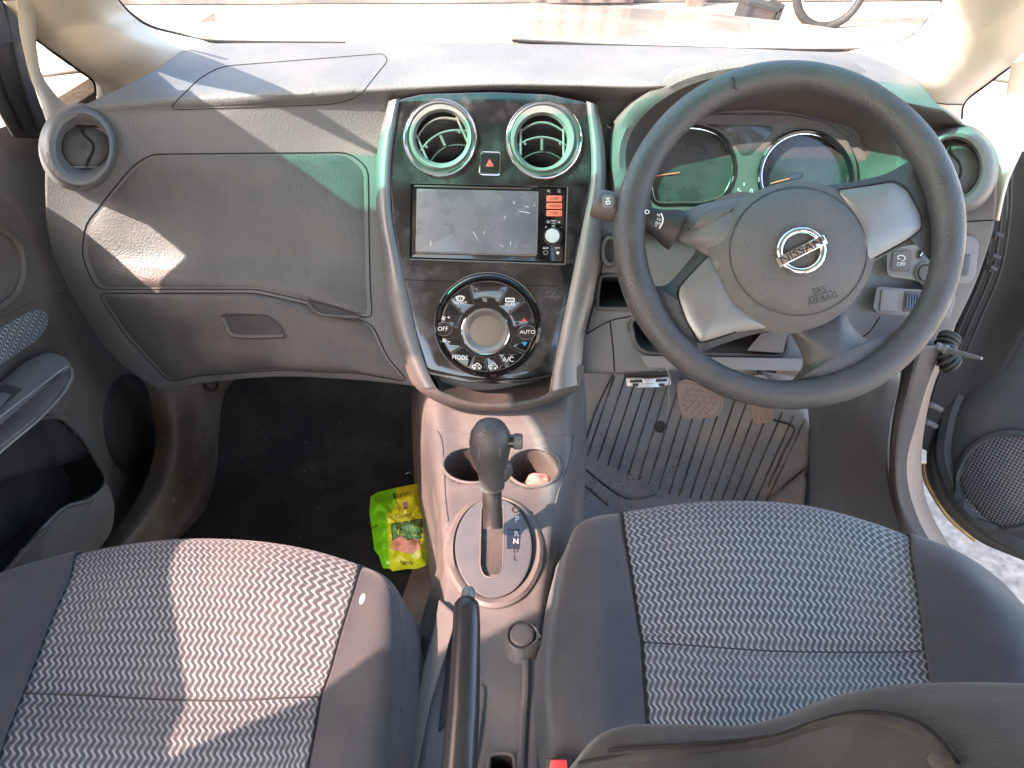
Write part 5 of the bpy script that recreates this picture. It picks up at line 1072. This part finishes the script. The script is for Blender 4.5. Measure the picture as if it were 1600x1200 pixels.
mp_ = mk('map_pocket', a+b+[c], [(i, (i+1) % 70, 70+(i+1) % 70, 70+i) for i in range(70)]+[(70+i, 70+(i+1) % 70, 140) for i in range(70)], M['dark'], ld_)
tube('pocket_lip', a, .0035, M['doorp'], mp_, seg=8, closed=True)
# pocket front wall standing proud
PW = Plane(LS.at(90, 830, .022), (.88, -.30, .35))
pw = pillow('pocket_wall', rpoly([(-60, 930), (0, 898), (48, 846), (98, 796), (142, 782), (168, 752), (180, 790), (176, 828), (140, 880), (60, 990), (-60, 1100)], 12), PW, -.006, .004, M['doorp'], ld_, base=-.03, rings=6, p=3)
seam('pocket_edge', [(-40, 930), (0, 896), (48, 845), (98, 795), (140, 781), (166, 758)], PW, .0022, M['grey'], pw, h=-.004)
# door speaker
so = rings('door_speaker', LS, [(204, 663, 43, 80, 3, -.001), (204, 663, 42, 79, 3, .005), (204, 663, 37, 74, 3, .006), (204, 663, 36, 72, 3, .002)], M['dark'], ld_, n=60)
gv, gf = g_pillow(ell(204, 663, 37, 73, 3, 60), LS, .001, .007, None, 8, 2, 60); go = mk('speaker_grille', gv, gf, M['grillef'], so); planar_uv(go, (0, 1, 0), (0, 0, 1))
# armrest
AR = Plane((-.5, .6, .455), (.12, -.05, 1))
ar = pillow('armrest', cr([Vector(p) for p in [(-160, 760), (-100, 670), (0, 597), (40, 566), (75, 551), (103, 560), (112, 578), (104, 606), (60, 655), (0, 706), (-100, 800), (-160, 850)]], 6, True), AR, -.004, .006, M['silver'], ld_, base=-.055, rings=7, p=5, cen=(-20, 680))
seam('armrest_strip', [(110, 574), (100, 576), (60, 606), (0, 652), (-100, 735)], AR, .0016, M['wsilver'], ar, h=.0055)
seam('armrest_strip', [(111, 576), (112, 590), (100, 612), (60, 655), (0, 706), (-100, 800)], AR, .0022, M['wsilver'], ar, h=-.002)
plate('armrest_side', rpoly([(106, 580), (100, 604), (60, 648), (0, 696), (-100, 785), (-100, 745), (0, 664), (60, 613), (96, 584)], 3), AR, .001, .0068, M['dash2'], ar, bev=1)
plate('switch_well', rpoly([(-20, 612), (8, 600), (36, 607), (20, 622), (-20, 650)], 3), AR, .002, .0066, M['dark'], ar, bev=1)
plate('window_switch', rpoly([(-14, 622), (4, 612), (18, 617), (2, 634), (-14, 642)], 3), AR, .005, .011, M['kick'], ar, bev=2)
# fabric insert
ins = lid('fabric_insert', rpoly([(-60, 545), (0, 512), (40, 488), (66, 480), (80, 488), (77, 508), (62, 530), (0, 572), (-60, 605)], 8), LS, .002, M['weave'], ld_, gap=False); planar_uv(ins, (0, 1, .0), (0, -.3, 1))
seam('insert_groove', [(-60, 530), (0, 500), (60, 468), (110, 450)], LS, .0020, M['doorp'], ld_, h=.0005)
pillow('pull_handle', cr([Vector(p) for p in [(-60, 350), (-10, 365), (8, 390), (10, 425), (0, 455), (-30, 480), (-60, 485)]], 5, True), LS, .0, -.012, M['dark'], ld_, rings=5)
seam('handle_edge', [(-10, 350), (22, 375), (34, 415), (25, 455), (0, 480), (-30, 495)], LS, .006, M['doorp'], ld_, h=.0, n=8)
# window frame, seal and glass of the left door
rowsW = [[X(x, y, v) for x, y, v in r] for r in (
 [(-60, -60, -.61), (-10, -60, -.62), (14, -60, -.64)],
 [(-50, 20, -.615), (2, 20, -.625), (28, 20, -.645)],
 [(-30, 105, -.615), (22, 108, -.63), (46, 110, -.65)],
 [(0, 170, -.615), (44, 170, -.63), (66, 172, -.65)],
 [(25, 215, -.62), (62, 216, -.63), (80, 212, -.65)])]
_, WSf = patch('window_seal', rowsW, M['seal'], ld_, n=6, m=6, thick=.004)
seam('seal_lip', [(0, -20), (14, 60), (30, 130), (58, 205)], WSf, .0022, M['seal'], ld_, h=.003, n=8); seam('seal_lip', [(-30, -20), (-16, 60), (2, 130), (36, 205)], WSf, .0016, M['gap'], ld_, h=.001, n=8)
wv = [Vector((-.645, .80, .70)), Vector((-.645, .10, .70)), Vector((-.62, .10, 1.07)), Vector((-.62, .56, 1.06))]; mk('window_pane', wv, [(0, 1, 2, 3)], M['sideglass'], ld_, smooth=False)
V, Fc = g_box((-.70, .485, .32), .05, 1.00, .72); mk('outer_skin', V, Fc, M['paint'], ld_)
BL = [(.60, .66), (.60, .69), (.385, .70), (.24, .745), (.0, .80), (.0, .66)]
V = [Vector((-.68, y, z)) for y, z in BL]+[Vector((-.63, y, z)) for y, z in BL]
mk('belt_shade_wedge', V, [tuple(range(6)), tuple(range(11, 5, -1))]+[(i, (i+1) % 6, 6+(i+1) % 6, 6+i) for i in range(6)], M['seal'], ld_)  # unseen wedge added so its shadow covers the passenger seat's outer side
# ================================================================ A PILLARS, QUARTER WINDOWS
pl = thing('left_windscreen_pillar', 'cream windscreen pillar trim around the small quarter window on the passenger side', 'pillar', (-.5, 1.0, .8), 'windscreen pillars')
rA = [[Y(x, y, v) for x, y, v in r] for r in (
 [(100, -120, .80), (70, -100, .83), (20, -80, .86), (-10, -60, .90), (-30, -40, .95)],
 [(184, 0, 1.02), (140, 10, .98), (95, 25, .98), (72, 42, 1.0), (57, 62, 1.06)],
 [(213, 30, 1.06), (180, 42, 1.02), (140, 62, 1.01), (112, 78, 1.03), (88, 84, 1.08)],
 [(238, 44, 1.08), (212, 62, 1.04), (176, 88, 1.03), (146, 104, 1.05), (120, 106, 1.10)],
 [(275, 54, 1.09), (250, 76, 1.06), (212, 104, 1.05), (178, 122, 1.07), (147, 129, 1.12)],
 [(322, 65, 1.10), (300, 82, 1.08), (260, 108, 1.06), (215, 135, 1.07), (150, 150, 1.12)],
 [(345, 80, 1.11), (320, 100, 1.09), (275, 130, 1.08), (225, 160, 1.08), (152, 178, 1.12)])]
patch('pillar_trim', rA, M['cream'], pl, n=8, m=8, thick=.004)
tube('glass_bead', cr([Y(x, y, v) for x, y, v in ((50, 55, 1.055), (57, 62, 1.058), (88, 85, 1.078), (120, 108, 1.098), (146, 128, 1.112), (149, 150, 1.11))], 6), .0016, M['gap'], pl)
rB = [[Y(x, y, v) for x, y, v in r] for r in (
 [(18, -60, .90), (34, -40, .91), (54, -20, .92)], [(28, 20, .95), (42, 28, .96), (62, 22, .99)], [(36, 70, .97), (48, 72, .98), (57, 66, 1.02)],
 [(50, 120, .99), (58, 120, 1.0), (64, 112, 1.04)], [(66, 165, .99), (78, 160, 1.0), (84, 144, 1.05)], [(76, 195, .98), (92, 185, 1.0), (108, 166, 1.06)], [(90, 230, .96), (120, 210, 1.0), (150, 178, 1.06)])]
patch('quarter_frame', rB, M['cream'], pl, n=6, m=6, thick=.004)
mk('quarter_glass', [Y(x, y, 1.13) for x, y in ((40, 40), (150, 110), (165, 185), (60, 175))], [(0, 1, 2, 3)], M['glass'], pl, smooth=False)
for sx, par in ((-1, pl),):
    PO = [(1.10, .775), (1.10, .815), (1.04, .845), (.80, .985), (.60, 1.09), (.46, 1.10), (.52, 1.00), (.56, .69), (.725, .69), (.735, .84), (.80, .822), (.98, .79)]
    n8 = len(PO); V = [Vector((sx*.665, y, z)) for y, z in PO]+[Vector((sx*.625, y, z)) for y, z in PO]
    mk('pillar_shade_panel', V, [tuple(range(n8)), tuple(range(2*n8-1, n8-1, -1))]+[(i, (i+1) % n8, n8+(i+1) % n8, n8+i) for i in range(n8)], M['seal'], par)  # unseen added panel, outlined to shade the glove box and left vent
pr = thing('right_windscreen_pillar', 'cream windscreen pillar trim and quarter window on the driver side', 'pillar', (.55, 1.0, .8), 'windscreen pillars')
rA = [[Y(x, y, v) for x, y, v in r] for r in (
 [(1560, -110, .82), (1600, -90, .84), (1650, -70, .86), (1690, -50, .9), (1720, -20, .95)],
 [(1474, 0, 1.02), (1500, 15, .99), (1540, 35, .97), (1570, 60, .98), (1600, 84, 1.02)],
 [(1444, 38, 1.06), (1470, 52, 1.03), (1510, 78, 1.01), (1545, 100, 1.02), (1574, 107, 1.06)],
 [(1418, 60, 1.08), (1440, 78, 1.05), (1475, 105, 1.03), (1510, 130, 1.04), (1540, 133, 1.08)],
 [(1380, 72, 1.09), (1405, 96, 1.06), (1440, 125, 1.04), (1478, 150, 1.05), (1506, 160, 1.10)],
 [(1332, 79, 1.10), (1362, 104, 1.08), (1405, 135, 1.06), (1450, 162, 1.06), (1503, 186, 1.10)],
 [(1310, 92, 1.11), (1340, 125, 1.09), (1385, 160, 1.08), (1440, 190, 1.08), (1500, 215, 1.10)])]
patch('pillar_trim', rA, M['cream'], pr, n=8, m=8, thick=.004)
tube('glass_bead', cr([Y(x, y, v) for x, y, v in ((1585, 99, 1.05), (1574, 108, 1.06), (1540, 134, 1.078), (1508, 160, 1.095), (1503, 186, 1.09))], 6), .0014, M['gap'], pr)
tube('trim_joint', [Y(x, y, v) for x, y, v in ((1458, 160, 1.045), (1480, 163, 1.055), (1505, 163, 1.085))], .0009, M['gap'], pr)
rB = [[Y(x, y, v) for x, y, v in r] for r in (
 [(1580, 100, 1.0), (1610, 90, .96), (1650, 80, .93)], [(1574, 135, 1.0), (1594, 130, .96), (1625, 125, .93)], [(1567, 175, .98), (1582, 175, .95), (1612, 175, .92)],
 [(1556, 215, .96), (1570, 220, .93), (1596, 228, .90)], [(1550, 248, .94), (1562, 258, .91), (1578, 270, .89)], [(1548, 285, .92), (1556, 295, .90), (1566, 300, .88)], [(1545, 330, .91), (1551, 340, .89), (1556, 345, .87)])]
patch('quarter_frame', rB, M['cream'], pr, n=6, m=6, thick=.004)
mk('quarter_glass', [Y(x, y, 1.12) for x, y in ((1620, 60), (1500, 150), (1490, 220), (1600, 260))], [(0, 1, 2, 3)], M['glass'], pr, smooth=False)
# ================================================================ WINDSCREEN
ws = thing('windscreen', 'clear windscreen with a green tinted band along its top', 'windscreen', (0, .9, .9))
def wsrow(y0, z0, dz=.0): return [Vector((x, y0-.22*x*x*(1 if y0 > .9 else .5), z0)) for x in (-.60, -.4, -.2, 0, .2, .4, .62)]
TB = .936
patch('windscreen_pane', [wsrow(1.15, .755), wsrow(1.0, .845), wsrow(.815, .958)], M['glass'], ws, n=4, m=3, thick=0)
for (ya, za), (yb, zb) in (((1.0, .846), (.70, 1.028)),):
    V = []; nn_ = 8
    for i in range(nn_+1):
        t = i/nn_; y_ = ya+(yb-ya)*t; z_ = za+(zb-za)*t
        for x_ in (-.62, -.58+.02*(1-t), -.50-.06*t): V.append(Vector((x_, y_-.22*x_*x_*(1 if y_ > .9 else .5), z_+.003)))
    mk('edge_shade_band', V, [(i*3+j, i*3+j+1, (i+1)*3+j+1, (i+1)*3+j) for i in range(nn_) for j in range(2)], M['gap'], ws)  # unseen dark strip added to cut back the sun on the dashboard
patch('tint_band', [wsrow(.815, .958), wsrow(.76, .991), wsrow(.70, 1.028)], M['tint'], ws, n=4, m=3, thick=0)
tube('windscreen_seal', cr([Y(x, y, v) for x, y, v in ((150, -50, .98), (184, 0, 1.045), (213, 28, 1.075), (240, 43, 1.095), (280, 54, 1.11), (325, 64, 1.12), (420, 66.5, 1.13), (540, 67.5, 1.135))], 6), .0022, M['gap'], ws)
tube('windscreen_seal', cr([Y(x, y, v) for x, y, v in ((810, 65, 1.13), (900, 70, 1.13), (1050, 74, 1.13), (1200, 78, 1.125), (1330, 78, 1.12), (1385, 72, 1.10), (1420, 59, 1.09), (1446, 37, 1.07), (1476, 0, 1.035), (1510, -50, .98))], 6), .0022, M['gap'], ws)
tube('wiper_blade', cr([Y(x, y, 1.17) for x, y in ((800, 62), (920, 68), (1070, 75), (1230, 77))], 6), .0018, M['dash2'], ws)
WT = Plane(Y(330, 40, 1.14), (0, -.5, .85)); text('LAMINATED', WT, 336, 39, 4.5, M['grey'], ws, h=0); text('AS1 43R', WT, 345, 44.5, 4.5, M['grey'], ws, h=0)
# ================================================================ RIGHT DOOR (open)
rd = thing('right_door', 'open driver door with dark inner panel and large round speaker', 'door', (.75, .95, .2), 'front doors')
DP = Plane(X(1575, 749, .86), (-.70, -.62, .35))
def dprow(*l): return [DP.at(x, y, h) for x, y, h in l]
edge = [(1640, 440), (1560, 520), (1527, 557), (1500, 590), (1480, 617), (1466, 660), (1460, 713), (1477, 767), (1500, 800), (1540, 835), (1580, 857), (1640, 880), (1760, 900), (1800, 500)]
E = cr([Vector(p) for p in edge[:-2]], 5)
cenD = Vector((1720, 700)); V = []; Fc = []; lv = ((1.0, -.06), (1.0, -.012), (.985, .0), (.94, .004), (.90, .0), (.86, .006), (.7, .014), (.45, .016), (.15, .016))
for s, h in lv: V += [DP.at(*(cenD+(q-cenD)*s), h) for q in E]
n_ = len(E); Fc = [(k*n_+i, k*n_+i+1, (k+1)*n_+i+1, (k+1)*n_+i) for k in range(len(lv)-1) for i in range(n_-1)]
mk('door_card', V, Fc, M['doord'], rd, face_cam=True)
DSf = Surf(V, Fc, DP)
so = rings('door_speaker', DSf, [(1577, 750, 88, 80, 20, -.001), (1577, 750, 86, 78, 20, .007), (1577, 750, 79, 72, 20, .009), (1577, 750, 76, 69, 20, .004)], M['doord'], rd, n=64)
gv, gf = g_pillow(ell(1577, 750, 78, 71, 20, 64), DSf, .003, .010, None, 10, 2, 64); go = mk('speaker_grille', gv, gf, M['grille'], so); planar_uv(go, (.62, -.70, 0), (.2, .2, .93))
# door edge (painted shell) behind the card
E2 = cr([Vector(p) for p in [(1640, 400), (1600, 432), (1560, 470), (1535, 505), (1512, 540), (1490, 580), (1465, 625), (1452, 680), (1448, 725), (1462, 775), (1490, 812), (1530, 846), (1580, 868), (1640, 892)]], 5)
lv = ((1.0, -.05), (1.0, -.022), (.97, -.016), (.9, -.018)); V = []
for s, h in lv: V += [DP.at(*(cenD+(q-cenD)*s), h) for q in E2]
n_ = len(E2); mk('door_shell', V, [(k*n_+i, k*n_+i+1, (k+1)*n_+i+1, (k+1)*n_+i) for k in range(len(lv)-1) for i in range(n_-1)], M['seal'], rd, face_cam=True, thick=.004)
tube('door_edge', [DP.at(q.x, q.y, -.010) for q in cr([Vector(p) for p in ((1620, 425), (1595, 440), (1560, 475), (1535, 508), (1515, 540))], 6)], .0014, M['ventring'], rd)
E3 = [Vector(p) for p in ((1448, 720), (1452, 745), (1466, 772), (1490, 806), (1530, 840))]
tube('door_lower_edge', [DP.at(q.x-4, q.y+4, -.045) for q in cr(E3, 6)], .006, M['brass'], rd)
# door shut face, dark, with window frame
rowsF = [[Y(x, y, v) for x, y, v in r] for r in (
 [(1556, 240, 1.02), (1580, 240, 1.02), (1640, 230, 1.0)], [(1550, 330, 1.0), (1580, 330, 1.0), (1640, 320, .98)], [(1535, 420, .99), (1575, 420, .99), (1640, 410, .96)],
 [(1500, 500, .98), (1545, 500, .99), (1620, 480, .95)], [(1470, 580, .97), (1510, 570, .98), (1580, 560, .95)], [(1452, 640, .96), (1474, 650, .97), (1530, 650, .95)], [(1440, 700, .95), (1460, 710, .96), (1500, 720, .95)])]
patch('door_aperture', rowsF, M['aper'], n=5, m=5, thick=.004, label='dark hinge side of the driver door opening behind the dashboard end', cat='door frame')
hg = rd
for k in range(3): tube('rubber_lip', cr([Y(x+k*13, y, .972) for x, y in ((1552, 250), (1552, 330), (1538, 420), (1505, 500), (1480, 560))], 8), .0022, M['seal'], bpy.data.objects['door_aperture'], seg=8)
for (x, y, w_) in ((1556, 368, 10), (1552, 402, 9), (1548, 420, 8)):
    tube('hinge_leaf', [Y(x-w_, y, .965), Y(x, y-3, .96), Y(x+w_, y+1, .96)], .0035, M['dark'], hg, seg=10)
    tube('hinge_pin', [Y(x-2, y-5, .962), Y(x-2, y+4, .962)], .0025, M['dark'], hg, seg=10)
ck = thing('door_check', 'dark metal check strap arms joining the sill to the open door', 'door check', Y(1455, 650, .93))
for x, y in ((1456, 636), (1448, 662)): tube('check_arm', cr([Y(x-14, y-2, .93), Y(x, y-3, .92), Y(x+14, y+4, .92)], 5), .005, M['hood'], ck, seg=10)
# wiring boot and cling film strip
wb = thing('wiring_boot', 'black ribbed rubber wiring boot hanging at the door hinge', 'cable boot', D(1482, 552, .98))
cpts = cr([D(1484, 528, .98), D(1476, 545, .975), D(1480, 562, .97), D(1490, 572, .97)], 6)
tube('boot_core', cpts, .010, M['seal'], wb, seg=12)
for p, q in zip(cpts[::2], cpts[1::2]):
    t = (q-p).normalized(); a = t.cross(Vector((0, 0, 1))).normalized(); b = t.cross(a); tube('boot_ring', [p+(a*math.cos(R(k))+b*math.sin(R(k)))*.0125 for k in range(0, 360, 24)], .0026, M['dark'], wb, seg=6, closed=True)
tp = tube('plastic_strip', cr([D(1462, 540, .955), D(1478, 546, .95), D(1500, 552, .93), D(1534, 560, .90)], 6), [.005, .0055, .006, .005, .0055, .006, .0065, .005, .004, .004, .0045, .004, .003, .0035, .003, .003, .0025, .002, .002], M['ventring'], label='twisted clear plastic strip tied from dash end to the open door', cat='strip')
# body sill: cream paint, black weatherstrip
rowsSl = [[Z(x, y, z) for x, y, z in r] for r in (
 [(1408, 540, .465), (1440, 540, .49), (1474, 540, .46)], [(1402, 600, .43), (1425, 600, .445), (1450, 600, .41)], [(1389, 660, .37), (1410, 660, .38), (1432, 660, .35)],
 [(1384, 722, .305), (1402, 722, .315), (1417, 722, .285)], [(1392, 780, .255), (1408, 780, .26), (1424, 780, .225)], [(1412, 835, .21), (1432, 832, .215), (1450, 840, .18)], [(1440, 880, .17), (1470, 880, .175), (1490, 880, .14)], [(1480, 980, .15), (1510, 980, .15), (1540, 980, .12)])]
patch('weatherstrip', rowsSl, M['seal'], n=6, m=6, thick=.004, label='dark scuffed weatherstrip along the driver door sill', cat='weatherstrip')
rowsP2 = [[Z(x, y, z) for x, y, z in r] for r in (
 [(1466, 540, .45), (1476, 540, .43), (1486, 540, .39)], [(1444, 600, .40), (1452, 600, .385), (1460, 600, .35)], [(1428, 660, .34), (1438, 660, .32), (1446, 660, .28)], [(1414, 722, .28), (1428, 722, .26), (1440, 722, .22)],
 [(1420, 780, .22), (1434, 780, .20), (1448, 784, .15)], [(1446, 840, .175), (1462, 840, .155), (1482, 850, .10)], [(1486, 882, .14), (1504, 890, .12), (1526, 900, .06)], [(1536, 980, .12), (1556, 980, .10), (1580, 985, .05)])]
patch('body_sill', rowsP2, M['sillpaint'], n=6, m=6, thick=.006, label='champagne painted body sill inside the driver door opening', cat='sill')
# ================================================================ GREEN AND YELLOW PACKET
PKP = Plane(Z(628, 825, .085), (-.12, -.55, .82))
pk = thing('packet', 'crumpled green and yellow printed plastic packet lying in the passenger footwell', 'packet', PKP.at(628, 825, -.01))
out = [(579, 776), (590, 769), (620, 762), (650, 756), (657, 756), (662, 780), (672, 812), (674, 846), (668, 870), (666, 884), (650, 889), (636, 889), (612, 893), (611, 889), (598, 888), (592, 868), (585, 860), (581, 830), (577, 800)]
def crum(x, y, s): return (noise.noise(Vector((x*.06, y*.06, 3)))*.010+abs(noise.noise(Vector((x*.16, y*.13, 7))))*.007)*min(1, (1.02-s)*3+.25)
pg = bpy.data.materials.new('printed packet film'); pg.use_nodes = True; nt = pg.node_tree; Nn = nt.nodes; Ll = nt.links; b_ = Nn['Principled BSDF']; b_.inputs['Roughness'].default_value = .32; b_.inputs['Coat Weight'].default_value = .3
tc = Nn.new('ShaderNodeUVMap'); sx_ = Nn.new('ShaderNodeSeparateXYZ'); Ll.new(tc.outputs[0], sx_.inputs[0])
rp = Nn.new('ShaderNodeMapRange'); Ll.new(sx_.outputs[0], rp.inputs[0]); rp.inputs[1].default_value = -.03; rp.inputs[2].default_value = .04
mx_ = Nn.new('ShaderNodeMix'); mx_.data_type = 'RGBA'; Ll.new(rp.outputs[0], mx_.inputs[0]); mx_.inputs[6].default_value = (.20, .62, .008, 1); mx_.inputs[7].default_value = (.72, .72, .02, 1); Ll.new(mx_.outputs[2], b_.inputs['Base Color'])
V, Fc = g_pillow([Vector(p) for p in out], PKP, -.012, .016, -.03, 22, 2.4, 110, None, crum)
U = []
for v in V:
    x, y = proj(v); U.append(((x-(619-(y-760)*.10 if y < 800 else 606+(y-840)*.04))/60, (y-825)/60))
film = mk('packet_film', V, Fc, pg, pk, uv=U, angle=60)
PSf = Surf(V, Fc, PKP)
M['pgreen'] = mat('printed panel green', (.16, .36, .12), .35, var=.4, varscale=60); M['ppink'] = mat('printed pink', (.85, .38, .28), .4, var=.15, varscale=60); M['ppurple'] = mat('printed purple', (.45, .22, .55), .4)
def onp(nm, P, h, mt): return mk(nm, *g_pillow([Vector(p) for p in P], PSf, h, h, None, 6, 2, 48), M[mt], film)
onp('printed_frame', rpoly([(611, 818), (660, 810), (659, 842), (613, 846)], 2), .0003, 'dprint'); onp('printed_picture', rpoly([(613, 819.5), (658, 812), (657.5, 841), (614.5, 844.5)], 2), .0007, 'pgreen')
onp('printed_shape', cr([Vector(p) for p in [(610, 856), (616, 844), (622, 838), (629, 838), (636, 845), (648, 841), (655, 846), (656, 856), (645, 864), (628, 862)]], 4, True), .0012, 'ppink')
onp('printed_block', rpoly([(630, 785), (636, 784), (637, 795), (631, 796)], 1), .0007, 'ppurple')
for s, x, y, sz, an in (('Bunny', 629, 773, 12, 14), ('Comfy', 630, 806, 9, 8), ('family', 636, 879, 9, 4), ('soft', 586, 823, 7, 25)): text(s, PSf, x, y, sz, M['dprint'], film, ang=an, h=.0008)
text('- - -', PSf, 640, 821, 8, M['white'], film, ang=8, h=.0012); text('- -', PSf, 638, 827, 8, M['white'], film, ang=8, h=.0012)
